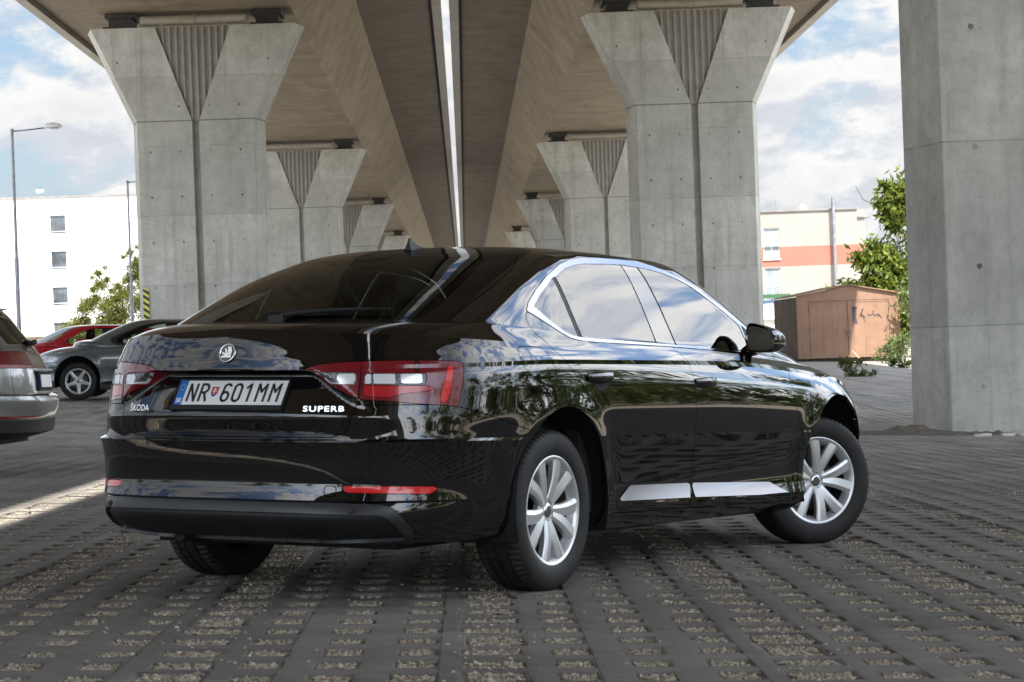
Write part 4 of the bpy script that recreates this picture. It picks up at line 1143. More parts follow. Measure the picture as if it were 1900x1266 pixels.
PLAB = {(32.2, 1): 'nearest concrete pillar, cropped by the right picture edge, pale front face and darker side',
        (86, 1): 'tall Y-shaped concrete pillar between the black car roof and the cream building',
        (86, -1): 'tall Y-shaped concrete pillar with hazard stripe, beside the white building',
        (141, 1): 'concrete pillar half hidden behind the right tall pillar, second in the right row',
        (141, -1): 'concrete pillar half hidden behind the left tall pillar, second in the left row',
        (197, 1): 'third distant pillar in the right row, only its neck and flare above the car roof',
        (197, -1): 'third distant pillar in the left row, only its neck and flare above the car roof',
        (253, 1): 'farthest tiny pillar top of the right row just above the car roof',
        (253, -1): 'farthest tiny pillar top of the left row just behind the car roof antenna'}
for (yy, s) in PIERS:
    p = pier if first else copy_tree(pier); first = False
    p.location = (SLOT + s*(9.28 if s > 0 else 9.40) + (.09 if (yy, s) == (32.2, 1) else 0), yy, H0)
    tag(p, PLAB.get((yy, s), 'concrete pillar of the viaduct outside the picture, in the %s row' % ('right' if s > 0 else 'left')), 'bridge pillar', 'viaduct pillars')
# ---------------------------------------------------------------- ground sheets, paving, gravel
def ground_mat():
    t = NT('dusty_gravel_ground'); v = t.pos('Object'); x, y, z = t.sep(v)
    big = t.noise(v, .25, 6, .6); med = t.noise(v, 3, 6, .6); fine = t.n('TexVoronoi', ins={'Vector': v, 'Scale': 55.0})
    col = t.ramp(t.math('ADD', t.math('MULTIPLY', med, .5), t.math('MULTIPLY', big, .5)), [(.35, (.31, .27, .21)), (.65, (.46, .41, .34))])
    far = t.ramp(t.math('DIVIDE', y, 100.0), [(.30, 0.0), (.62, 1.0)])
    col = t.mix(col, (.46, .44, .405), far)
    stone = t.n('TexWhiteNoise', noise_dimensions='3D', ins={'Vector': fine.outputs['Position']}).outputs['Value']
    col = t.mix(col, 0.0, t.math('MULTIPLY', stone, .45)); col = t.mix(col, (.55, .50, .42), t.ramp(stone, [(.80, 0.0), (.95, .5)]))
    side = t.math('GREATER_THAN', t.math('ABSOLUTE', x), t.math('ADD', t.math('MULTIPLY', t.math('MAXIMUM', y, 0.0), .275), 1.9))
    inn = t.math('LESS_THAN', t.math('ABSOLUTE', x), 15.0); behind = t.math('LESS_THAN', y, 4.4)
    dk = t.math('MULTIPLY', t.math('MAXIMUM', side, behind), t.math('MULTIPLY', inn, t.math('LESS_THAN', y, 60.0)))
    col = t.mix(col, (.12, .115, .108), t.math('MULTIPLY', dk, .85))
    p = t.pbr(col, .95); t.set(p, 'Normal', t.bump(t.math('ADD', fine.outputs['Distance'], t.math('MULTIPLY', med, .5)), .8, .018)); t.set(p, 'Specular IOR Level', .15)
    return t.m
def grid_sheet(name, xs, ys, dz, mat):
    X, Y = np.meshgrid(xs, ys); Z = gz(X, Y) + dz - .014*np.clip((Y-9.5)/6, 0, 1)*(Y < 80)
    V = np.stack([X, Y, Z], 2).reshape(-1, 3); n, m = X.shape
    i = np.arange(n*m).reshape(n, m); F = np.stack([i[:-1, :-1], i[:-1, 1:], i[1:, 1:], i[1:, :-1]], 2).reshape(-1, 4)
    return fast_mesh(name, V, F, mat, smooth=True)
GX = np.unique(np.concatenate([np.linspace(-900, -60, 12), np.linspace(-60, -20, 12), np.linspace(-20, 25, 91), np.linspace(25, 60, 12), np.linspace(60, 900, 12)]))
GY = np.unique(np.concatenate([np.linspace(-400, -30, 10), np.linspace(-30, 110, 281), np.linspace(110, 400, 20), np.linspace(400, 2500, 10)]))
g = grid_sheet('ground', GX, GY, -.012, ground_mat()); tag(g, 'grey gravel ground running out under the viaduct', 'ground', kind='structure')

PX_, PY_ = .242, .308
def paver_mat():
    t = NT('grid_paver_concrete'); v = t.pos('Object'); x, y, z = t.sep(v)
    big = t.noise(v, .8, 6, .65); med = t.noise(v, 7, 6, .65); fine = t.noise(v, 120, 3, .6)
    col = t.ramp(t.math('ADD', t.math('MULTIPLY', big, .55), t.math('MULTIPLY', med, .45)), [(.32, (.155, .144, .128)), (.55, (.232, .216, .193)), (.72, (.32, .296, .262))])
    col = t.mix(col, (.26, .20, .12), t.ramp(t.noise(t.mapping(v, (1.2, 3.2, 1)), 1.7, 4, .6), [(.66, 0.0), (.74, .5)]))
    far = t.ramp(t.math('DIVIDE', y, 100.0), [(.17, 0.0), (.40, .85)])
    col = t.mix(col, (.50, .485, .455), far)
    bi = t.n('CombineXYZ', ins={'X': t.math('FLOOR', t.math('DIVIDE', t.math('ADD', x, 100*PX_*4+.12), PX_*2)), 'Y': t.math('FLOOR', t.math('DIVIDE', t.math('ADD', y, .045), PY_*2)), 'Z': 0.0}).outputs[0]
    tone = t.n('TexWhiteNoise', noise_dimensions='3D', ins={'Vector': bi}).outputs['Value']
    col = t.mix(col, (.075, .072, .068), t.math('MULTIPLY', tone, .38))
    col = t.mix(col, (.03, .028, .026), t.ramp(t.noise(v, 1.1, 5, .6), [(.62, 0.0), (.74, .45)]))
    col = t.mix(col, (.33, .31, .28), t.ramp(t.noise(v, 26, 5, .7), [(.62, 0.0), (.74, .5)]))
    # joints between the paving blocks
    jx = t.math('FRACT', t.math('DIVIDE', t.math('ADD', x, 100*PX_*4+.12), PX_*2)); jy = t.math('FRACT', t.math('DIVIDE', t.math('ADD', y, .045), PY_*2))
    ln = t.math('MAXIMUM', t.math('LESS_THAN', jx, .012), t.math('LESS_THAN', jy, .010))
    col = t.mix(col, (.05, .045, .04), t.math('MULTIPLY', ln, .6))
    p = t.pbr(col, .85); t.set(p, 'Normal', t.bump(t.math('ADD', fine, t.math('MULTIPLY', med, 1.2)), .35, .006)); t.set(p, 'Specular IOR Level', .25)
    return t.m

def paving():
    V = []; F = []; cells = []
    x_of = lambda i: i*PX_ + .055
    rng = np.random.default_rng(5)
    Yv = np.arange(4.6, 78, PY_)
    Xall = []; quads = []
    for j, y in enumerate(Yv):
        xl = -.245*y - 1.6; xr = .265*y + 1.6
        if y > 34: xl = max(xl, -9.0 - .1*(y-34))
        i0, i1 = int(math.floor(xl/PX_)), int(math.ceil(xr/PX_))
        for i in range(i0, i1):
            strip = (i % 4 == 0)
            hx = .067 + rng.uniform(-.005, .005); hy = .094 + rng.uniform(-.007, .007)
            if strip: hx = .098 + rng.uniform(-.012, .012)
            merge = strip and rng.random() < .45
            quads.append((x_of(i)+rng.uniform(-.006, .006), y+rng.uniform(-.005, .005), hx, hy, strip, merge, rng.random()))
    Q = quads; n = len(Q)
    cx = np.array([q[0] for q in Q]); cy = np.array([q[1] for q in Q]); hx = np.array([q[2] for q in Q]); hy = np.array([q[3] for q in Q])
    st = np.array([q[4] for q in Q]); mg = np.array([q[5] for q in Q]); rn = np.array([q[6] for q in Q])
    hy = np.where(mg, .154, hy)
    ii = np.round((cx-.055)/PX_)
    tx0 = ii*PX_+.055-PX_/2; tx1 = tx0+PX_
    jj = np.round((cy-4.6)/PY_); ty0 = 4.6+jj*PY_-PY_/2; ty1 = ty0+PY_
    wob = rng.uniform(-.008, .008, (8, n))
    near = cy < 22
    wob = np.where(near, wob, wob*.3)
    bx0, bx1, by0, by1 = cx-hx, cx+hx, np.maximum(cy-hy, ty0+.0), np.minimum(cy+hy, ty1)
    O = np.stack([tx0, ty0, tx1, ty0, tx1, ty1, tx0, ty1], 1).reshape(n, 4, 2)
    I = np.stack([bx0+wob[0], by0, bx1+wob[1], by0, bx1+wob[2], by1, bx0+wob[3], by1], 1).reshape(n, 4, 2)
    dep = np.where(st, .024, .030)
    def lift(A, dz): 
        z = gz(A[..., 0], A[..., 1]) + dz; return np.concatenate([A, z[..., None]], -1)
    Oz = lift(O, 0); Iz = lift(I, 0); Ic = lift(I, -.003); 
    c = I.mean(1, keepdims=True); Ib = lift(c+(I-c)*.97, -.034)
    VV = np.concatenate([Oz, lift(c+(I-c)*1.03, 0), lift(I, -.004), Ib], 1).reshape(-1, 3)   # 16 per tile
    b = (np.arange(n)*16)[:, None]
    Fs = []
    for r in range(3):
        for k in range(4):
            k2 = (k+1) % 4; Fs.append(b + np.array([[r*4+k, r*4+k2, (r+1)*4+k2, (r+1)*4+k]]))
    Fq = np.stack(Fs, 1).reshape(-1, 4)
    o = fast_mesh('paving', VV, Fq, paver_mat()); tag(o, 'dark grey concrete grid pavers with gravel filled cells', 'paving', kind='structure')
    return cx, cy, (bx0, bx1, by0, by1), st, mg
CX, CY, BOX, STRIP, MERGE = paving()

def stones():
    rng = np.random.default_rng(9)
    P = []; S = []
    sel = np.where((CY < 19) & (np.abs(CX) < .25*CY+.6))[0]
    for k in sel:
        y = CY[k]; dens = 5200 if y < 9 else (3400 if y < 13 else 1400)
        x0, x1, y0, y1 = BOX[0][k], BOX[1][k], BOX[2][k], BOX[3][k]
        a = (x1-x0)*(y1-y0); m = rng.poisson(a*dens)
        if m:
            q = np.stack([rng.uniform(x0+.011, x1-.011, m), rng.uniform(y0+.010, y1-.010, m), rng.uniform(-.016, -.006, m) - .009*min(1, max(0, (y-9.5)/6))], 1); P.append(q); S.append(rng.gamma(5, .0009, m)+.0032)
        if STRIP[k]:
            m = rng.poisson(.28*.30*(380 if y < 13 else 170)*rng.uniform(.2, 1.3))
            if m:
                q = np.stack([rng.normal((x0+x1)/2, .055, m), rng.uniform(y-.155, y+.155, m), np.full(m, .002)], 1)
                ins = (q[:, 0] > x0) & (q[:, 0] < x1) & (q[:, 1] > y0) & (q[:, 1] < y1); q[ins, 2] -= .010
                P.append(q); S.append(rng.gamma(4, .0009, m)+.003)
    # loose stones lying about
    m = 320; yy = rng.uniform(6.2, 16, m); q = np.stack([rng.uniform(-.26, .26, m)*yy, yy, np.full(m, .002)], 1); P.append(q); S.append(rng.gamma(3, .0012, m)+.003)
    P = np.concatenate(P); S = np.concatenate(S); n = len(P)
    P[:, 2] += gz(P[:, 0], P[:, 1])
    base = np.array([(1, 0, 0), (-1, 0, 0), (0, 1, 0), (0, -1, 0), (0, 0, 1), (0, 0, -1)], float)
    T = np.array([(0, 2, 4), (2, 1, 4), (1, 3, 4), (3, 0, 4), (2, 0, 5), (1, 2, 5), (3, 1, 5), (0, 3, 5)])
    ang = rng.uniform(0, 6.283, n); c, s = np.cos(ang), np.sin(ang)
    J = base[None]*rng.uniform(.6, 1.25, (n, 6, 1)) + rng.normal(0, .22, (n, 6, 3)); J[..., 2] *= .75
    X = J[..., 0]*c[:, None]-J[..., 1]*s[:, None]; Yy = J[..., 0]*s[:, None]+J[..., 1]*c[:, None]
    V = np.stack([X, Yy, J[..., 2]], 2)*S[:, None, None] + P[:, None, :]
    F = (np.arange(n)*6)[:, None, None] + T[None]
    t = NT('gravel_stone'); v = t.pos('Object')
    wn = t.n('TexNoise', ins={'Vector': v, 'Scale': 42.0, 'Detail': 1.0}).outputs['Fac']
    col = t.ramp(wn, [(.28, (.19, .155, .11)), (.45, (.36, .31, .23)), (.6, (.50, .44, .34)), (.75, (.70, .64, .54))])
    t.pbr(col, .9)
    o = fast_mesh('gravel', V.reshape(-1, 3), F.reshape(-1, 3), t.m); tag(o, 'loose beige gravel filling the paver cells', 'gravel', kind='stuff')
stones()

def leaf_litter():
    rng = np.random.default_rng(21); V = []; F = []
    k = rng.choice(np.where(STRIP & (CY < 15) & (np.abs(CX) < .24*CY))[0], 70)
    for i in k:
        x, y = CX[i]+rng.normal(0, .09), CY[i]+rng.uniform(-.15, .15); a = rng.uniform(0, 6.28); L = rng.uniform(.012, .032); w = L*rng.uniform(.25, .5)
        c, s = math.cos(a), math.sin(a); z = gzf(x, y)+.010; b = len(V)
        for (p, q, h) in ((-L, 0, 0), (0, w, .008), (L, 0, .002), (0, -w, .006)): V.append((x+p*c-q*s, y+p*s+q*c, z+h))
        F += [(b, b+1, b+2), (b, b+2, b+3)]
    o = mesh_obj('leaf_litter', V, F, varied('dry_leaf', (.06, .03, .015), (.20, .11, .05), 20, .8, bump=0)); tag(o, 'dry brown leaf bits scattered in the gravel strips', 'leaf litter', kind='stuff')
leaf_litter()
# ---------------------------------------------------------------- grey estate car, rear end
def wagon_rows():
    #      Ur     B     Uf     wr    wc    w0    w1    w2    wfc   wf    nr   nf  Ucr  Ucf   Bf
    return [
     ([-.60, .60, 3.20, .24, .24, .22, .20, .20, .2, .2, 3.2, 2.6, .0, 2.7, .6], 0, 2),
     ([-.88, .82, 3.60, .30, .30, .26, .21, .20, .2, .2, 3.4, 2.6, .0, 2.7, .82], 0, 2),
     ([-.985, .872, 3.66, .335, .335, .30, .24, .23, .26, .26, 3.6, 2.6, .0, 2.7, .87], 1, 3),
     ([-1.00, .885, 3.68, .440, .440, .40, .34, .33, .36, .36, 3.6, 2.6, .0, 2.7, .885], 1, 3),
     ([-1.015, .892, 3.68, .475, .475, .44, .40, .39, .44, .44, 3.6, 2.6, .0, 2.7, .892], 0, 4),
     ([-1.035, .905, 3.68, .600, .600, .58, .56, .54, .52, .52, 3.6, 2.6, .0, 2.7, .905], 0, 3),
     ([-1.020, .908, 3.67, .645, .645, .64, .63, .60, .56, .56, 3.6, 2.6, .0, 2.7, .91], 1, 2),
     ([-.955, .910, 3.66, .668, .668, .68, .68, .65, .60, .60, 3.7, 2.6, .0, 2.7, .91], 1, 4),
     ([-.945, .914, 3.62, .800, .800, .80, .80, .76, .68, .68, 3.7, 2.6, .0, 2.7, .91], 0, 4),
     ([-.930, .910, 3.56, .885, .885, .885, .88, .83, .74, .74, 3.6, 2.6, .0, 2.7, .90], 1, 3),
     ([-.905, .902, 3.50, .925, .925, .925, .915, .86, .78, .77, 3.6, 2.6, .0, 2.7, .89], 0, 4),
     ([-.845, .880, 3.20, 1.030, 1.025, 1.01, .99, .95, .88, .88, 3.5, 2.6, .0, 2.5, .87], 0, 3),
     ([-.800, .860, 2.60, 1.085, 1.075, 1.06, 1.03, 1.0, 1.0, 1.02, 3.5, 2.7, .05, 2.2, .85], 1, 6),
     ([-.685, .795, 2.25, 1.240, 1.220, 1.21, 1.19, 1.18, 1.2, 1.21, 3.6, 2.8, .1, 1.9, .79], 0, 6),
     ([-.560, .715, 1.90, 1.390, 1.375, 1.37, 1.36, 1.34, 1.36, 1.36, 3.6, 2.8, .2, 1.6, .71], 0, 4),
     ([-.49, .660, 1.75, 1.432, 1.425, 1.425, 1.43, 1.41, 1.41, 1.41, 3.4, 2.8, .3, 1.5, .65], 0, 4),
     ([-.25, .52, 1.55, 1.452, 1.450, 1.455, 1.465, 1.45, 1.44, 1.44, 3.0, 2.6, .4, 1.4, .52], 0, 4),
     ([.10, .25, 1.30, 1.468, 1.468, 1.47, 1.478, 1.47, 1.465, 1.465, 2.4, 2.4, .5, 1.25, .25], 0, 3),
     ([.50, .001, 1.10, 1.474, 1.474, 1.475, 1.48, 1.475, 1.47, 1.47, 2.0, 2.0, .6, 1.0, .001], 0, 1)]
def make_wagon(M):
    P = Panels(shell(wagon_rows(), 1))
    root = empty('parked_car', M=M); tag(root, 'grey metallic estate car cropped by the left picture edge, only its rear corner showing', 'car')
    M_P = paint('grey_beige_metallic', (.19, .19, .188), .6, 1.6, .32, .65, .05)
    for cu, r in ((0.0, .375), (2.78, .38)):
        P.assign('void', None, fn=lambda A, cu=cu, r=r: r - np.hypot(A[:, 0]-cu, A[:, 2]-.34), cond=lambda c: c[1] > .45 and c[2] < .9)
        P.assign('void', [(cu-r, -.1), (cu+r, -.1), (cu+r, .35), (cu-r, .35)], cond=lambda c: c[1] > .45 and c[2] < .9)
    nv = lambda c: c[1] > .4
    P.assign('window_trim', [(-.62, 1.085), (-.45, 1.36), (-.28, 1.395), (.9, 1.405), (1.5, 1.35), (2.15, 1.06), (1.9, 1.015), (-.4, 1.06)], cond=nv, frm={'body'})
    P.assign('side_glass', [(-.59, 1.096), (-.435, 1.345), (-.27, 1.382), (.9, 1.392), (1.47, 1.335), (2.08, 1.075), (1.9, 1.03), (-.4, 1.075)], cond=nv, frm={'window_trim'})
    rq = lambda c: c[0] < .2
    P.assign('lamp', [(.30, .905), (.36, .885), (1.24, .885), (1.30, .905), (1.24, 1.00), (1.02, 1.03), (.60, 1.035), (.34, 1.03)], 'qw', cond=rq, frm={'body'})
    P.assign('lamp_low', [(.3, .88), (1.4, .88), (1.4, .918), (.3, .918)], 'qw', cond=rq, frm={'lamp'})
    P.assign('lamp_fin', [(.86, .918), (.97, .918), (1.08, 1.04), (1.01, 1.04)], 'qw', cond=rq, frm={'lamp'})
    P.assign('tailgate', [(-.1, .666), (.76, .666), (.80, .70), (.80, .86), (.74, 1.08), (.72, 1.40), (.6, 1.44), (-.1, 1.452)], 'qw', cond=lambda c: c[0] < -.1, frm={'body'})
    P.assign('rear_window', [(-.1, 1.10), (.62, 1.095), (.66, 1.2), (.64, 1.37), (.5, 1.40), (-.1, 1.41)], 'qw', cond=lambda c: c[0] < -.1, frm={'tailgate'})
    P.assign('bumper', [(-2, -.1), (-.385, -.1), (-.385, .45), (-.40, .64), (-.62, .655), (-2, .667)], cond=rq, frm={'body'})
    P.assign('diffuser', [(-.1, .1), (1.34, .1), (1.34, .44), (-.1, .441)], 'qw', cond=rq, frm={'bumper'})
    P.assign('reflector', [(.40, .452), (.98, .452), (.96, .474), (.42, .474)], 'qw', cond=rq, frm={'bumper'})
    P.assign('windscreen', [(-.1, 1.05), (.66, 1.06), (.60, 1.22), (.50, 1.38), (-.1, 1.40)], 'vw', cond=lambda c: c[0] > 1.4, frm={'body'})
    P.build('body', 'body', 'both', M_P, root)
    t = P.build('tailgate', 'tailgate', 'both', M_P, root); P.build('rear_window', 'rear_window', 'both', M_GLASS_D, t, gap=.001)
    b = P.build('rear_bumper', 'bumper', 'both', M_P, root); P.build('diffuser', 'diffuser', 'both', M_PLASTIC, b)
    P.build('windscreen', 'windscreen', 'both', M_GLASS_W, root)
    for s in 'RL':
        P.build('window_trim', 'window_trim', s, M_CHROME_S, root, push=.002); P.build('side_window', 'side_glass', s, M_GLASS_D, root)
        l = P.build('tail_light', 'lamp', s, M_LENS_W, root); P.build('reversing_light', 'lamp_low', s, M_LENS_P, l); P.build('brake_light', 'lamp_fin', s, M_LENS_M, l)
        P.build('reflector', 'reflector', s, M_LENS, b)
    for u in (0, 2.78):
        for sg in (1, -1): make_wheel(root, Matrix.Translation((u, -sg*.775, .328)) @ Matrix.Rotation(0 if sg > 0 else math.pi, 4, 'Z'), 'seven')
    for cu in (0, 2.78):
        for sg in (1, -1):
            mb = MB(); mb.box(cu-.40, min(-sg*.56, -sg*.60), .2, cu+.40, max(-sg*.56, -sg*.60), .75); mb.box(cu-.42, min(-sg*.6, -sg*.88), .735, cu+.42, max(-sg*.6, -sg*.88), .76); mb.build('wheel_arch_liner', M_DARK, root)
    ub = MB(); ub.box(-.70, -.60, .23, 3.3, .60, .28); ub.build('underbody', M_DARK, root)
    sp = MB(); sp.prism([(-.515, 1.428), (-.36, 1.455), (-.34, 1.44), (-.46, 1.41), (-.52, 1.412)], -.56, .56, 'y'); sp.build('roof_spoiler', M_P, root, smooth=True, angle=40)
    wp = MB(); wp.tube([(-.78, .0, 1.10), (-.85, .0, 1.110), (-.88, -.02, 1.125)], [.03, .026, .02], 10); wp.tube([(-.85, .0, 1.115), (-.80, .25, 1.15)], [.012, .006], 6); wp.build('rear_wiper', M_PLASTIC, root, smooth=True)
    F = rear_frame(-.962, 0, .775, rad(6))
    np_ = MB(); np_.box(-.30, -.085, -.02, .30, .085, .0); o = np_.build('plate_recess', M_DARK, root); o.data.transform(F)
    p = MB(); p.box(-.262, -.058, .001, .262, .058, .008); f = p.build('number_plate', M_PLASTIC, root); f.data.transform(F)
    p = MB(); p.box(-.222, -.055, .0082, .260, .055, .011); q = p.build('plate_sheet', M_WHITE_PL, f); q.data.transform(F)
    p = MB(); p.box(-.260, -.055, .0082, -.2225, .055, .011); q = p.build('country_strip', M_BLUE, f); q.data.transform(F)
    bar = MB(); bar.box(-.32, .088, -.005, .32, .105, .022); q = bar.build('plate_chrome_bar', M_CHROME, t); q.data.transform(F)
    inn = MB(); inn.box(-.55, -.62, .60, 2.4, .62, .95); inn.build('cabin_trim', M_SEAT, root)
    return root
M_LENS_P = lens('pale_pink_lens', (.34, .16, .17))
M_LENS_W = lens('wagon_red_lens', (.11, .006, .010))
M_GLASS_D = glass('dark_privacy_glass', (.07, .08, .085), 1.7)
def flat_car_matrix(x, y, rz, scale=1.0, dz=0.0, pivot=(0, 0)):
    """car standing at its origin (rear axle) on the sloping ground"""
    c, s = math.cos(rz), math.sin(rz)
    X = Vector((c, s, gzf(x+c, y+s)-gzf(x, y))).normalized(); Yv = Vector((-s, c, gzf(x-s, y+c)-gzf(x, y)))
    Z = X.cross(Yv).normalized(); Yv = Z.cross(X)
    M = Matrix((X*scale, Yv*scale, Z*scale)).transposed().to_4x4(); M.translation = Vector((x, y, gzf(x, y)+dz)); return M
make_wagon(flat_car_matrix(-4.72, 20.4, math.pi, 1.0, .05))
SALOON = saloon_panels()
make_saloon(SALOON, M_SUPERB, 'glossy black liftback car in the middle, rear and right side towards us, front wheels turned', M_BLACK, M_CHROME, rad(-33), 'ten')
M_BLUEGREY = paint('blue_grey_metallic', (.13, .155, .165), .5, 1.6, .32, .6, .06)
M_RED = paint('red_paint', (.30, .010, .018), .0, 1.6, .35, .0, .05)
GP = (M_GLASS_P, M_GLASS_P, M_GLASS_W)
CABF = saloon_panels(.24)
make_saloon(CABF, flat_car_matrix(-6.65+2.935*.975, 40.15, math.pi, .975, .01), 'blue-grey saloon parked behind the black car, its front wheel and bonnet towards the left', M_BLUEGREY, M_PLASTIC, 0.0, 'five', False, GP)
make_saloon(CABF, flat_car_matrix(-7.22, 53.0, math.pi+rad(25), .95, .06), 'red car mostly hidden behind the blue-grey saloon, only windscreen, roof and side windows showing', M_RED, M_RED, 0.0, 'seven', False, GP)
# ---------------------------------------------------------------- trees and plants
def leaf_mat(name, dark, light, trans=.35):
    t = NT(name); v = t.pos('Object')
    a = t.n('TexWhiteNoise', noise_dimensions='3D', ins={'Vector': t.n('VectorMath', operation='SNAP', ins={0: v, 1: (.22, .22, .22)}).outputs[0]}).outputs['Value']
    b = t.noise(v, .9, 4, .6)
    col = t.ramp(t.math('ADD', t.math('MULTIPLY', a, .55), t.math('MULTIPLY', b, .45)), [(.2, dark), (.8, light)])
    d = t.n('BsdfPrincipled', ins={'Base Color': col, 'Roughness': .5, 'Specular IOR Level': .35}).outputs[0]
    tr = t.n('BsdfTranslucent', ins={'Color': t.mix(col, (.30, .36, .03), .4)}).outputs[0]
    t.surf(t.n('MixShader', ins={0: trans, 1: d, 2: tr}).outputs[0]); return t.m
M_LEAF_Y = leaf_mat('pine_foliage', (.075, .092, .024), (.26, .262, .07), .4)
M_LEAF_G = leaf_mat('walnut_foliage', (.05, .082, .014), (.22, .275, .05), .45)
M_LEAF_D = leaf_mat('dark_foliage', (.022, .045, .012), (.085, .125, .03))
M_LEAF_H = leaf_mat('hedge_foliage', (.035, .06, .015), (.11, .14, .04))
M_LEAF_P = leaf_mat('pale_shrub_foliage', (.09, .12, .05), (.22, .27, .12))
M_BARK = varied('bark', (.07, .055, .04), (.16, .13, .10), 9, .9, bump=.6, bdist=.02, stretch=(1, 1, .3))

def leaves(centres, radii, n, size, seed, aspect=.5, droop=.3, squash=(1, 1, .8)):
    rng = np.random.default_rng(seed); C = np.asarray(centres, float); Rr = np.asarray(radii, float)
    w = Rr**2; w /= w.sum(); k = rng.choice(len(C), n, p=w)
    d = rng.normal(0, 1, (n, 3)); d /= np.linalg.norm(d, axis=1, keepdims=True)
    r = Rr[k]*np.minimum(np.abs(rng.normal(0, .62, n)) + .08, 1.7)
    P = C[k] + d*r[:, None]*np.array(squash)
    X = rng.normal(0, 1, (n, 3)) + d*.6; X[:, 2] -= droop; X /= np.linalg.norm(X, axis=1, keepdims=True)
    Y = np.cross(X, rng.normal(0, 1, (n, 3)) + d*.8); Y /= np.linalg.norm(Y, axis=1, keepdims=True); Z = np.cross(X, Y)
    s = (size*rng.uniform(.6, 1.35, n))[:, None]
    V = np.stack([P-X*s*.1, P+X*s*.5+Y*s*aspect*.5+Z*s*.10, P+X*s*1.05-Z*s*.10, P+X*s*.5-Y*s*aspect*.5+Z*s*.10], 1).reshape(-1, 3)
    return V, np.arange(4*n).reshape(n, 4)

def tree_parts(root, H, trunk_h, clumps, n, size, leafm, seed, tr=.14, limbs=None, aspect=.5, droop=.3):
    V, F = leaves([c[:3] for c in clumps], [c[3] for c in clumps], n, size, seed, aspect, droop)
    fast_mesh('crown', V, F, leafm, root)
    mb = MB(); rng = random.Random(seed)
    mb.tube([(0, 0, -.3), (.02, 0, trunk_h*.5), (-.02, .03, trunk_h), (.03, 0, H*.75)], [tr*1.25, tr, tr*.7, tr*.15], 9)
    for c in clumps[:14]:
        z0 = min(c[2]*.8, trunk_h*rng.uniform(.7, 1.15)); mb.tube([(0, 0, z0), (c[0]*.5, c[1]*.5, (z0+c[2])*.5+.1), (c[0], c[1], c[2])], [tr*.30, tr*.16, tr*.05], 6)
    mb.build('trunk', M_BARK, root, smooth=True)

def pick_clumps(seed, n, rx, ry, z0, z1, r0, r1, shape='round'):
    rng = random.Random(seed); out = []
    for i in range(n):
        t = rng.random(); z = z0+(z1-z0)*t; a = rng.uniform(0, 6.283)
        k = math.sqrt(max(.05, 1-(2*t-1)**2)) if shape == 'round' else (1.05-t*.85)
        d = k*math.sqrt(rng.random()); out.append((rx*d*math.cos(a), ry*d*math.sin(a), z, rng.uniform(r0, r1)))
    return out

# pine in front of the white building
r = empty('pine_tree', (-21.9, 145, gzf(-20, 100)-.2)); r.scale = (1.30, 1.30, 1.34); tag(r, 'yellow-green pine tree in front of the white building, beside the second lamp post', 'tree')
cl = [(-2.3, 0, 1.4, .7), (-1.9, .2, 2.3, .7), (-1.3, 0, 3.3, .6), (-.75, .1, 4.2, .42), (-.8, .1, 4.75, .25), (-.1, 0, 2.6, .9), (.4, 0, 3.7, .55), (.9, .2, 4.6, .5), (1.1, 0, 5.2, .42), (.75, 0, 5.65, .25), (1.6, .1, 4.3, .6), (1.9, 0, 3.0, .9), (-.9, 0, 1.9, .9), (.8, .1, 1.8, 1.0), (2.2, 0, 1.6, .9), (-2.9, 0, 1.0, .5), (-.2, -.5, 3.3, .5), (1.2, -.4, 3.4, .6), (-1.6, -.3, 1.5, .6), (.1, .2, 4.1, .3), (2.2, .3, 5.0, .5)]
tree_parts(r, 5.6, 1.6, cl + [(a+.35, b, c_+.25, d*.5) for a, b, c_, d in cl] + [(a-.3, b-.2, c_-.2, d*.55) for a, b, c_, d in cl], 60000, .12, M_LEAF_Y, 3, .13, aspect=.35, droop=-.5)
# walnut behind the garage
r = empty('walnut_tree', (19.6, 99, gzf(19.6, 99))); tag(r, 'leafy bright green walnut tree behind the rusty garage and the nearest pillar', 'tree')
cl = [(-1.1, 0, 6.5, .55), (-.8, 0, 7.2, .6), (-.9, -.2, 5.8, .5), (-.2, .2, 6.6, .9), (.6, 0, 7.4, 1.1), (-1.5, 0, 4.7, .6), (-2.1, -.2, 4.2, .65), (-1.1, -.1, 4.1, .8), (-2.6, 0, 3.0, .55), (-3.3, -.1, 2.6, .5), (-1.6, -.3, 3.1, .8), (-.6, 0, 3.2, 1.0), (-3.9, 0, 2.0, .45), (-2.6, 0, 2.0, .6), (.5, 0, 4.6, 1.3), (1.6, 0, 6, 1.4), (1.5, 0, 3.4, 1.4), (2.6, .3, 5, 1.3), (-.4, -.3, 2.1, .9), (-.5, -.2, 1.1, .7)]
tree_parts(r, 8.2, 2.0, cl + [(a-.4, b, c_+.3, d*.5) for a, b, c_, d in cl[:14]], 14000, .29, M_LEAF_G, 8, .16, aspect=.46, droop=.7)
mb = MB(); mb.tube([(-1.0, 0, 6.3), (-2.2, 0, 6.9), (-2.5, 0, 7.5)], [.03, .02, .012], 5); mb.build('bare_twig', M_BARK, r)
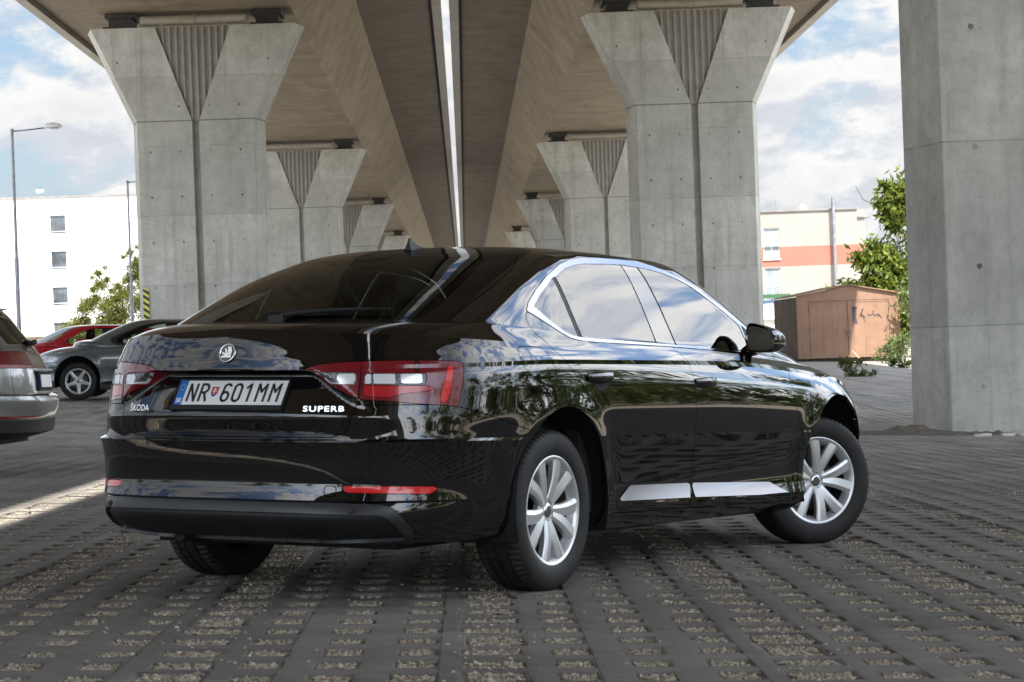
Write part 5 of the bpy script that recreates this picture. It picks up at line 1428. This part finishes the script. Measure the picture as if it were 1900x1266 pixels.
# shrubs and tufts by the garage
def shrub(name, x, y, h, rr, n, size, m, seed, label, cat, group=None):
    o = empty(name, (x, y, gzf(x, y)-.02)); tag(o, label, cat, group)
    rng = random.Random(seed)
    cl = [(rng.uniform(-rr, rr), rng.uniform(-rr, rr)*.6, rng.uniform(.15, 1)*h*(1-.3*rng.random()), rng.uniform(.15, .3)*max(h, .4)) for _ in range(14)]
    V, F = leaves([c[:3] for c in cl], [c[3] for c in cl], n, size, seed, .4, -.5)
    V[:, 2] = np.maximum(V[:, 2], .0)
    fast_mesh('foliage', V, F, m, o)
    mb = MB()
    for c in cl: mb.tube([(c[0]*.3, c[1]*.3, 0), (c[0]*.8, c[1]*.8, c[2]*.6), (c[0], c[1], c[2]+.1)], .012, 4)
    mb.build('stems', M_BARK, o)
shrub('weed_shrub', 16.55, 86.6, 1.35, .55, 1100, .13, M_LEAF_P, 4, 'pale green weedy shrub at the right corner of the rusty garage', 'shrub')
shrub('weed_shrub', 15.7, 86.0, .75, .35, 420, .12, M_LEAF_P, 6, 'small thin pale shrub at the foot of the right garage door', 'shrub')
shrub('tall_shrub', 17.75, 89.5, 3.3, .55, 2200, .15, M_LEAF_P, 5, 'tall narrow shrub between the garage side and the nearest pillar', 'shrub')
shrub('weed_tuft', 13.05, 78, .34, .40, 300, .12, M_LEAF_D, 7, 'dark green weed tuft on gravel nearest the garage doors', 'weed tuft', 'weed tufts on the gravel')
shrub('weed_tuft', 11.55, 67, .30, .42, 260, .11, M_LEAF_H, 9, 'olive weed tuft lying farther out on the gravel, just above the black car bonnet', 'weed tuft', 'weed tufts on the gravel')
shrub('weed_patch', 15.6, 78.5, .32, .95, 700, .13, M_LEAF_D, 12, 'flat green weed patch on the gravel beside the nearest pillar', 'weeds')

# trees and hedge outside the picture: they are what the black paint mirrors
def bush_tree(x, y, h, rx, seed, m, lab, n=1800, shape='round', sz=.30):
    r = empty('broadleaf_tree', (x, y, gzf(x, y))); tag(r, lab, 'tree', 'trees beside the car park')
    cl = pick_clumps(seed, 26, rx, rx*.9, h*.18, h*.93, rx*.22, rx*.46, shape)
    tree_parts(r, h, h*.3, cl, n, sz, m, seed, .2, aspect=.6)
    return r
SIDE_TREES = [(29, 4, 9.5, 4.4, 0), (33, 12, 11.0, 5.2, 1), (28.5, 21, 8.0, 4.0, 0), (33, 29, 9.6, 4.8, 1), (30, 38, 10.6, 5.2, 0), (35, 47, 9.0, 4.8, 1), (33, 58, 11.2, 5.4, 0), (27, -6, 10.4, 5.2, 1), (42, 70, 10.0, 5.2, 0), (27, -17, 11.5, 5.6, 0), (48, 84, 9.5, 5.0, 1), (44, 20, 12, 6, 0), (46, 36, 12, 6, 1), (44, 54, 11, 5.5, 0),
              (-46, -14, 8.5, 4.6, 0), (-52, -26, 10.5, 5.4, 1), (-40, -34, 7.5, 4.2, 0), (-58, -4, 7.0, 4.4, 1), (-62, 12, 8.0, 4.6, 0), (-30, -60, 11, 5.5, 1), (-12, -75, 10, 5, 0), (12, -80, 11, 5.4, 1), (36, -52, 10, 5, 0)]
protos = []
for i, (x, y, h, rx, k) in enumerate(SIDE_TREES):
    lab = 'broadleaf tree standing outside the picture beside the car park'
    if i < 4:
        protos.append(bush_tree(x, y, h, rx, 40+i, (M_LEAF_D, M_LEAF_H)[k], lab, 4600)); 
        protos[-1]['hh'] = h
    else:
        p = protos[i % 4]; c = copy_tree(p); c.location = (x, y, gzf(x, y)); s = h/p['hh']; c.scale = (s*1.05, s*1.05, s); c.rotation_euler = (0, 0, i*1.7)
r = empty('clipped_hedge', (23.5, 30, gzf(23.5, 30)-.3)); tag(r, 'long rough hedge outside the picture along the right edge of the car park', 'hedge')
cl = [(random.uniform(-.9, .9), y, random.uniform(.3, 1.9)+.5*math.sin(y*.7), random.uniform(.55, .9)) for y in np.arange(-42, 52, .45)]
V, F = leaves([c[:3] for c in cl], [c[3] for c in cl], 15000, .26, 77, .6)
fast_mesh('foliage', V, F, M_LEAF_H, r)

r = empty('tall_hedge', (40, 30, gzf(25, 30)-.3)); tag(r, 'tall dense hedge outside the picture behind the car park trees', 'hedge')
rh = np.random.default_rng(31); n_ = 420
cl = [(rh.uniform(-1.5, 1.5), rh.uniform(-75, 75), rh.uniform(.5, 4.6), rh.uniform(.8, 1.5)) for _ in range(n_)]
V, F = leaves([c[:3] for c in cl], [c[3] for c in cl], 26000, .48, 78, .7)
fast_mesh('foliage', V, F, M_LEAF_D, r)

# ---------------------------------------------------------------- street lamps
M_GALV = varied('galvanised_steel', (.20, .21, .23), (.33, .34, .36), 4, .45, .6)
M_LAMPW = simple('lamp_housing_white', (.80, .80, .78), .35)
def street_lamp(x, y, ztop, label, dz_arm=.10):
    zb = gzf(x, y); r = empty('street_lamp', (x, y, zb)); tag(r, label, 'street lamp', 'street lamps by the white building')
    h = ztop+H0-zb
    p = MB(); p.tube([(0, 0, 0), (0, 0, .9), (0, 0, .92), (0, 0, h*.50), (0, 0, h*.50+.05), (0, 0, h)], [.10, .10, .075, .068, .052, .042], 12); p.build('pole', M_GALV, r, smooth=True, angle=40)
    c = MB(); c.tube([(0, 0, h), (0, 0, h+.10)], .055, 12); c.build('pole_cap', M_GALV, r, smooth=True, angle=40)
    a = MB(); a.tube([(0, 0, h+.02), (.6, 0, h+.06), (1.02, 0, h+dz_arm)], [.024, .022, .02], 8); a.build('arm', M_GALV, r, smooth=True)
    hd = MB(); V = []; N = 9; K = 12
    for i in range(N):
        t = i/(N-1); x0 = .95+.58*t; sc = [.3, .7, .9, 1, 1, .96, .86, .66, .25][i]
        for k in range(K):
            an = 2*math.pi*k/K; V.append((x0, .13*sc*math.cos(an), h+dz_arm+.02+(.13 if math.sin(an) > 0 else .055)*sc*math.sin(an)))
    F = [(i*K+k, i*K+(k+1) % K, (i+1)*K+(k+1) % K, (i+1)*K+k) for i in range(N-1) for k in range(K)] + [tuple(range(K)), tuple(range((N-1)*K, N*K))]
    hd.add(V, F); hd.build('lamp_head', M_LAMPW, r, smooth=True, angle=60)
    b = MB(); V = []
    b.add([(1.08+.38*(i/6), .10*math.sin(math.pi*(.15+.7*i/6))*s, h+dz_arm-.035-.028*math.sin(math.pi*i/6)) for i in range(7) for s in (-1, 1)], [(2*i, 2*i+1, 2*i+3, 2*i+2) for i in range(6)])
    b.build('lamp_bowl', simple('lamp_bowl_plastic', (.42, .42, .38), .2), r, smooth=True)
street_lamp(-13.72, 71, 7.05, 'nearer street lamp with a white lamp head, left of the big left pillar')
street_lamp(-13.55, 94, 7.1, 'farther slim street lamp beside the pine tree, its arm running behind the pillar')

# ---------------------------------------------------------------- buildings
M_WHITEW = varied('white_render', (.80, .80, .79), (.86, .86, .85), .6, .85, bump=.1)
M_CREAM = varied('cream_render', (.27, .245, .218), (.31, .283, .252), .4, .85, bump=.1)
M_REDBAND = varied('salmon_render', (.31, .115, .08), (.35, .14, .10), .5, .85, bump=.1)
M_ROOFEDGE = varied('grey_flashing', (.16, .15, .14), (.26, .24, .23), 2, .5)
M_FRAMEW = simple('white_window_frame', (.78, .78, .77), .4)
M_SILL = varied('pale_sill', (.5, .5, .49), (.62, .62, .61), 4, .5)
def pane_mat(name, a, b):
    t = NT(name); v = t.pos('Object'); p = t.pbr(t.ramp(t.noise(v, .9, 5, .6), [(.35, a), (.65, b)]), .08); t.set(p, 'Specular IOR Level', .35); return t.m
M_PANE = pane_mat('dark_window_pane', (.03, .035, .04), (.10, .115, .13))
M_PANE2 = pane_mat('curtained_window_pane', (.20, .23, .24), (.32, .36, .37))
def wall_with_holes(mb, x0, x1, z0, z1, y, holes, thick=.35):
    """front wall facing -y, with real openings"""
    xs = sorted({x0, x1, *[h[0] for h in holes], *[h[1] for h in holes]}); zs = sorted({z0, z1, *[h[2] for h in holes], *[h[3] for h in holes]})
    for i in range(len(xs)-1):
        for j in range(len(zs)-1):
            cx, cz = (xs[i]+xs[i+1])/2, (zs[j]+zs[j+1])/2
            if any(h[0] < cx < h[1] and h[2] < cz < h[3] for h in holes): continue
            mb.add([(xs[i], y, zs[j]), (xs[i+1], y, zs[j]), (xs[i+1], y, zs[j+1]), (xs[i], y, zs[j+1])], [(0, 1, 2, 3)])
    for a, b, c, d in holes:
        mb.add([(a, y, c), (b, y, c), (b, y, d), (a, y, d), (a, y+thick, c), (b, y+thick, c), (b, y+thick, d), (a, y+thick, d)], [(0, 1, 5, 4), (1, 2, 6, 5), (2, 3, 7, 6), (3, 0, 4, 7)])
def window(parent, a, b, c, d, y, kind):
    f = MB(); w = .07
    f.box(a+.003, y+.12, c+.003, a+w, y+.20, d-.003); f.box(b-w, y+.12, c+.003, b-.003, y+.20, d-.003); f.box(a+w, y+.12, d-w, b-w, y+.20, d-.003); f.box(a+w, y+.12, c+.003, b-w, y+.20, c+w)
    if kind == 'tall':
        zm = c+(d-c)*.46; f.box(a+w, y+.12, zm-.06, b-w, y+.20, zm+.06); f.box((a+b)/2-.025, y+.13, c+w, (a+b)/2+.025, y+.195, zm-.06)
    fo = f.build('window', M_FRAMEW, parent)
    p = MB(); p.box(a+w, y+.15, c+w, b-w, y+.16, d-w); p.build('pane', M_PANE if kind == 'square' else M_PANE2, fo)
    s = MB(); s.box(a-.06, y-.10, c-.09, b+.06, y+.11, c-.004); s.build('sill', M_SILL if kind == 'square' else M_FRAMEW, fo)
    if kind == 'square':
        g = MB()
        g.box(a+.01, y+.03, c+.20, b-.01, y+.06, c+.235); g.build('guard_rail', M_FRAMEW, fo)
        k = MB(); rng = random.Random(int(d*10))
        k.box(a+w, y+.165, c+w, a+(b-a)*.35, y+.17, c+.6); 
    return fo
# white block on the left
yb = 185.0; zb = gzf(-20, 100)
bl = empty('apartment_building', (0, 0, 0)); tag(bl, 'plain white rendered building with one column of square windows, behind the left lamp posts', 'building')
hs = []
for zt in (11.60, 8.72, 5.84): hs.append((-33.05, -31.72, zt-1.55+H0, zt+H0))
hs += [(-33.05, -31.72, 1.45+H0, 3.0+H0), (-45.2, -43.9, 10.05+H0, 11.6+H0), (-45.2, -43.9, 7.17+H0, 8.72+H0), (-45.2, -43.9, 4.29+H0, 5.84+H0)]
mb = MB(); wall_with_holes(mb, -62, -22, -2.0, 12.95+H0, yb, hs)
mb.add([(-62, yb, -2), (-62, yb+14, -2), (-22, yb+14, -2), (-22, yb, -2), (-62, yb, 12.95+H0), (-62, yb+14, 12.95+H0), (-22, yb+14, 12.95+H0), (-22, yb, 12.95+H0)], [(0, 4, 5, 1), (1, 5, 6, 2), (2, 6, 7, 3), (4, 7, 6, 5)])
mb.build('wall', M_WHITEW, bl)
for h in hs: window(bl, *h, yb, 'square')
mb = MB(); mb.box(-62.1, yb-.12, 12.955+H0, -21.9, yb+14.1, 13.10+H0); mb.build('roof_edge', M_ROOFEDGE, bl)
sc = empty('security_camera', (-33.6, yb+.4, 13.10+H0)); tag(sc, 'small white camera on a short mast on the white building roof edge', 'camera')
m_ = MB(); m_.tube([(0, 0, 0), (0, 0, .42)], .05, 8); m_.build('mast', M_GALV, sc)
m_ = MB(); m_.box(-.42, -.10, .34, .12, .10, .56); m_.box(-.50, -.12, .50, .14, .12, .58); m_.build('camera_body', M_FRAMEW, sc)
# cream block on the right
yb = 170.0
br = empty('apartment_building', (0, 0, 0)); tag(br, 'cream building with a salmon red band and flat roof, behind the rusty garage', 'building')
T = 9.02+H0
hs = [(22.35, 23.55, 5.55+H0, 7.85+H0), (22.35, 23.55, 2.35+H0, 4.90+H0), (17.3, 18.5, 5.55+H0, 7.85+H0), (17.3, 18.5, 2.35+H0, 4.90+H0)]
def clip_holes(z0, z1): return [(a, b, max(c, z0), min(d, z1)) for a, b, c, d in hs if c < z1 and d > z0]
x0, x1 = 15.0, 29.95
mb = MB(); wall_with_holes(mb, x0, x1, 6.42+H0, T, yb, clip_holes(6.42+H0, T)); wall_with_holes(mb, x0, x1, 1.9+H0, 4.96+H0, yb, clip_holes(1.9+H0, 4.96+H0))
mb.add([(x0, yb, -2), (x0, yb+14, -2), (x1, yb+14, -2), (x1, yb, -2), (x0, yb, T), (x0, yb+14, T), (x1, yb+14, T), (x1, yb, T)], [(0, 4, 5, 1), (1, 5, 6, 2), (2, 6, 7, 3), (4, 7, 6, 5)])
mb.build('wall', M_CREAM, br)
mb = MB(); wall_with_holes(mb, x0, x1, 4.96+H0, 6.42+H0, yb, clip_holes(4.96+H0, 6.42+H0)); mb.build('painted_band', M_REDBAND, br)
for h in hs: window(br, *h, yb, 'tall')
mb = MB(); mb.box(x0-.1, yb-.12, T+.005, x1-.55, yb+14.1, T+.14); mb.box(x1-.55, yb-.15, T-.62, x1+.45, yb+14.1, T-.52); mb.build('roof_edge', M_ROOFEDGE, br)
mb = MB(); mb.box(x0, yb-.06, -2, x1, yb-.002, 1.9+H0-.35); mb.build('ground_floor', varied('shopfront_panel', (.50, .46, .40), (.6, .56, .5), 1, .6), br)
sg = empty('shop_sign', (0, 0, 0)); tag(sg, 'white shop sign board with green and blue stripes low on the cream building', 'sign')
m_ = MB(); m_.box(20.2, yb-.30, 1.05+H0, 24.2, yb-.10, 2.22+H0); m_.build('sign_board', M_FRAMEW, sg)
m_ = MB(); m_.box(20.2, yb-.33, 2.62+H0, 24.2, yb-.303, 2.92+H0); m_.build("green_stripe", simple('sign_green', (.03, .10, .04), .5), sg)
m_ = MB(); m_.box(20.2, yb-.33, 2.30+H0, 24.2, yb-.303, 2.48+H0); m_.build('blue_stripe', simple('sign_blue', (.04, .09, .20), .5), sg)
fp = empty('flue_pipe', (27.55, yb-.5, 0)); tag(fp, 'tall thin metal flue pipe rising past the cream building roof', 'flue pipe')
m_ = MB(); m_.tube([(0, 0, -1.5), (0, 0, 9.75+H0)], .13, 12); m_.build('pipe', M_GALV, fp, smooth=True, angle=40)
m_ = MB(); m_.tube([(0, 0, 9.76+H0), (0, 0, 9.95+H0)], .10, 10)
m_.build('pipe_cap', M_GALV, fp, smooth=True, angle=40)
for x, h, lab, dish in ((23.6, .85, 'thin roof aerial mast on the cream building, left of the dish', False), (25.3, .55, 'roof aerial with a small white dish on the cream building', True)):
    a = empty('roof_aerial', (x, yb+1.5, T+.14)); tag(a, lab, 'aerial')
    m_ = MB(); m_.tube([(0, 0, 0), (0, 0, h)], .025, 6); m_.build('mast', M_GALV, a)
    if dish:
        m_ = MB(); m_.lathe([(0, -.06), (.15, -.03), (.28, .06)], 16, 'y', (.28, -.1, .22)); m_.build('dish', M_FRAMEW, a, smooth=True)
# canopy and fence by the white building
cn = empty('flat_canopy', (-27.6, 148, gzf(-20, 100)-.4)); tag(cn, 'small flat roofed shelter in front of the white building, above the red car', 'shelter')
m_ = MB(); m_.box(-2.2, -1.2, 2.75, 1.9, 1.6, 2.98); m_.build('roof', varied('weathered_roof', (.40, .38, .33), (.5, .48, .42), 3, .8), cn)
m_ = MB(); m_.box(-1.7, .8, 0, 1.6, 1.0, 2.745); m_.build('back_wall', varied('beige_wall', (.5, .42, .3), (.58, .5, .38), 2, .8), cn)
for xx in (-1.8, 1.5):
    m_ = MB(); m_.box(xx, -1.0, 0, xx+.12, -.88, 2.745); m_.build('post', M_GALV, cn)
fe = empty('mesh_fence', (-26.5, 140, gzf(-20, 100)-.3)); tag(fe, 'low grey wire fence with posts in front of the white building', 'fence')
for i in range(8):
    m_ = MB(); m_.box(-6+1.25*i, -.04, 0, -6+1.25*i+.09, .05, 2.35); m_.build('post', M_GALV, fe)
m_ = MB()
for k in range(62): m_.box(-6+.142*k, -.006, .25, -6+.142*k+.012, .006, 2.0)
for z in (.25, .9, 1.5, 2.0): m_.box(-6, -.008, z, 2.8, .008, z+.02)
m_.build('wire_panel', M_GALV, fe)

# ---------------------------------------------------------------- hazard board on the left pillar
hb = empty('hazard_board', (SLOT-9.40-2.185, 85.985, 0)); tag(hb, 'narrow black and yellow striped hazard board on the left edge of the big left pillar', 'hazard board')
m_ = MB(); m_.box(0, -.03, .9+H0-.3, .22, -.004, 2.52+H0); m_.build('board', simple('hazard_yellow', (.62, .62, .10), .5), hb)
m_ = MB()
for k in range(8):
    z = .62+H0+.24*k; pts = [(.0, z+.13), (.22, z-.02), (.22, z+.10), (.0, z+.25)]
    m_.prism([(a, min(2.52+H0, b)) for a, b in pts], -.0345, -.031, 'y')
m_.build('stripe', simple('hazard_black', (.02, .02, .02), .5), hb)

# ---------------------------------------------------------------- steel garage
def rust_paint(name, c0, c1, streak):
    t = NT(name); v = t.pos('Object')
    col = t.ramp(t.noise(v, 1.4, 7, .62), [(.35, c0), (.65, c1)])
    st = t.noise(t.mapping(v, (7, 7, .5)), 1.2, 6, .65)
    col = t.mix(col, streak, t.ramp(st, [(.52, 0.0), (.72, .55)]))
    col = t.mix(col, (.07, .035, .02), t.ramp(t.noise(v, 16, 5, .7), [(.63, 0.0), (.72, .7)]))
    p = t.pbr(col, .65); t.set(p, 'Normal', t.bump(t.noise(v, 3, 4), .3, .03)); return t.m
M_GAR = rust_paint('faded_brown_paint', (.25, .145, .092), (.31, .185, .122), (.16, .085, .05))
M_GARS = rust_paint('weathered_dark_sheet', (.12, .085, .065), (.20, .145, .115), (.06, .045, .035))
gx0, gx1, gy, gb = 13.05, 17.10, 90.0, -.19
ga = empty('steel_garage', (gx0, gy, gb)); tag(ga, 'rusty brown steel garage with double doors in front of the cream building', 'garage')
W_ = gx1-gx0; D_ = 6.8; E_ = 2.52; R_ = 2.88
m_ = MB()
m_.prism([(0, .05), (.48, .05), (.48, 2.30), (W_-.42, 2.30), (W_-.42, .05), (W_, .05), (W_, E_), (W_/2, R_), (0, E_)], 0, .06, 'y')
m_.prism([(.48, .05), (W_-.42, .05), (W_-.42, .12), (.48, .12)], 0, .06, 'y')
m_.build('front_frame', M_GAR, ga)
xm = 2.0
for (a, b) in ((.495, xm-.012), (xm+.012, W_-.435)):
    d = MB(); d.box(a, .012, .135, b, .04, 2.285)
    for (p, q, r_, s_) in ((a, a+.06, .135, 2.285), (b-.06, b, .135, 2.285)): d.box(p, .0, r_, q, .0115, s_)
    d.box(a+.06, .0, .135, b-.06, .0115, .20); d.box(a+.06, .0, 2.22, b-.06, .0115, 2.285)
    do = d.build('garage_door', M_GAR, ga)
    if a > 1:
        gfm = simple('graffiti_grey', (.07, .055, .06), .6); gm = MB()
        def stroke(pts, w):
            for i in range(len(pts)-1):
                (x0_, z0_), (x1_, z1_) = pts[i], pts[i+1]; dx, dz = x1_-x0_, z1_-z0_; l = math.hypot(dx, dz) or 1; nx, nz = -dz/l*w, dx/l*w
                gm.prism([(x0_+nx, z0_+nz), (x1_+nx*.8, z1_+nz*.8), (x1_-nx*.8, z1_-nz*.8), (x0_-nx, z0_-nz)], .006, .0105, 'y')
        ox, oz = xm, 0
        stroke([(ox+.22, 2.04), (ox+.20, 1.86)], .035); stroke([(ox+.21, 1.86), (ox+.24, 1.2)], .018); stroke([(ox+.24, 2.02), (ox+.40, 2.0)], .03); stroke([(ox+.30, 2.0), (ox+.28, 1.55), (ox+.33, 1.35)], .07)
        stroke([(ox+.62, 1.95), (ox+.50, 1.68), (ox+.55, 1.62)], .03); stroke([(ox+.52, 1.76), (ox+.70, 1.58)], .022); stroke([(ox+.58, 1.7), (ox+.68, 1.42)], .015)
        stroke([(ox+.80, 1.74), (ox+.88, 1.66), (ox+1.0, 1.76), (ox+1.06, 1.64), (ox+1.18, 1.72), (ox+1.22, 1.60)], .022); stroke([(ox+1.22, 1.72), (ox+1.34, 1.55)], .028); stroke([(ox+.95, 1.86), (ox+1.08, 1.80)], .014)
        gm.build('graffiti', gfm, do)
        hh = MB(); hh.box(xm-.10, -.03, 1.02, xm+.10, -.001, 1.07); hh.box(xm-.04, -.05, .92, xm+.04, -.012, 1.02); hh.build('hasp_lock', M_STEEL, do)
    for z in (.5, 1.2, 1.95):
        hg = MB(); hx_ = a-.02 if a < 1 else b+.02; hg.tube([(hx_, -.012, z-.07), (hx_, -.012, z+.07)], .022, 8); hg.build('hinge', M_GARS, do)
m_ = MB(); n = 40
V = []
for i in range(n+1):
    y = .06+(D_-.06)*i/n; o = .0 if i % 2 else .035
    V += [(o, y, .06), (o, y, E_-.03)]
m_.add(V, [(2*i, 2*i+2, 2*i+3, 2*i+1) for i in range(n)]); m_.build('side_sheet', M_GARS, ga)
m_ = MB(); m_.box(W_-.04, .065, .05, W_, D_, E_-.03); m_.build('side_sheet', M_GARS, ga)
m_ = MB(); m_.box(.05, D_-.03, .05, W_-.05, D_, E_-.03); m_.build('back_sheet', M_GARS, ga)
m_ = MB(); m_.add([(-.06, -.10, E_-.01), (W_/2, -.10, R_+.02), (W_+.06, -.10, E_-.01), (-.06, D_+.05, E_-.01), (W_/2, D_+.05, R_+.02), (W_+.06, D_+.05, E_-.01), (-.06, -.10, E_+.03), (W_/2, -.10, R_+.06), (W_+.06, -.10, E_+.03), (-.06, D_+.05, E_+.03), (W_/2, D_+.05, R_+.06), (W_+.06, D_+.05, E_+.03)], [(6, 7, 10, 9), (7, 8, 11, 10), (0, 3, 4, 1), (1, 4, 5, 2), (0, 1, 7, 6), (1, 2, 8, 7), (0, 6, 9, 3), (2, 5, 11, 8)])
m_.build('roof', M_GAR, ga)
m_ = MB(); m_.box(.0, .1, -.25, W_, D_, .045); m_.build('footing', varied('dark_sleeper', (.03, .025, .02), (.08, .06, .05), 5, .9), ga)
pk = MB(); pk.tube([(15.15, 89.75, gb+.30), (15.42, 89.3, gzf(15.4, 89.3)+.03)], .022, 6); o = pk.build('wooden_stick', varied('bare_wood', (.45, .34, .2), (.55, .42, .27), 8, .8), None); tag(o, 'pale wooden stick leaning at the foot of the garage doors', 'stick')

# ---------------------------------------------------------------- soil, stones and scraps at the foot of the near pillar
def soil():
    rng = np.random.default_rng(2); xs = np.linspace(4.7, 14, 110); ys = np.linspace(-1, 1, 15); V = []; F = []
    for i, x in enumerate(xs):
        for j, t in enumerate(ys):
            hgt = .085*math.exp(-(t/.55)**2)*(.55+.9*max(0, math.sin(x*2.1+1)*.5+.3*math.sin(x*5.3)))*min(1, (x-4.7)/.5); 
            if 5.25 < x < 6.35: hgt *= 1.35
            y = 31.75+t*.55+.12*math.sin(x*1.3); V.append((x, y, gzf(x, y)-.012+hgt+rng.normal(0, .010)*(1-abs(t))))
    m = len(ys); F = [(i*m+j, (i+1)*m+j, (i+1)*m+j+1, i*m+j+1) for i in range(len(xs)-1) for j in range(m-1)]
    o = mesh_obj('soil_ridge', V, F, varied('brown_soil', (.11, .094, .078), (.22, .192, .16), 9, .95, bump=.8, bdist=.03), smooth=False); tag(o, 'low brown ridge of swept soil and leaves in front of the near pillar', 'soil', kind='stuff')
soil()
rng_ = random.Random(5)
M_PAPER = varied('dirty_paper', (.60, .56, .50), (.78, .75, .70), 12, .8); M_STONE = varied('pale_rubble', (.40, .36, .30), (.6, .56, .5), 6, .9)
for i, (x, y, s, m, nm, lab) in enumerate(((6.95, 30.9, .085, M_PAPER, 'paper_scrap', 'small white paper scrap before the near pillar, leftmost of three'), (7.30, 31.0, .10, M_PAPER, 'paper_scrap', 'flat white paper scrap before the near pillar, between two others'), (7.62, 31.1, .13, M_PAPER, 'paper_scrap', 'large white paper scrap before the near pillar at the picture edge'), (7.72, 31.5, .22, M_STONE, 'rubble_stone', 'pale brown flat rubble stone against the near pillar foot'))):
    V = []; F = []
    n = 9
    V.append((0, 0, s*.35))
    for k in range(n):
        a = 2*math.pi*k/n; rr = s*rng_.uniform(.6, 1.2); V.append((rr*1.4*math.cos(a), rr*.7*math.sin(a), rng_.uniform(.01, s*.30)))
    for k in range(n): V.append((V[1+k][0]*.9, V[1+k][1]*.9, -.02))
    for k in range(n): F += [(0, 1+k, 1+(k+1) % n), (1+k, 1+n+k, 1+n+(k+1) % n, 1+(k+1) % n)]
    o = mesh_obj(nm, V, F, m); o.location = (x, y, gzf(x, y)+.01); tag(o, lab, 'paper scrap' if nm == 'paper_scrap' else 'stone')
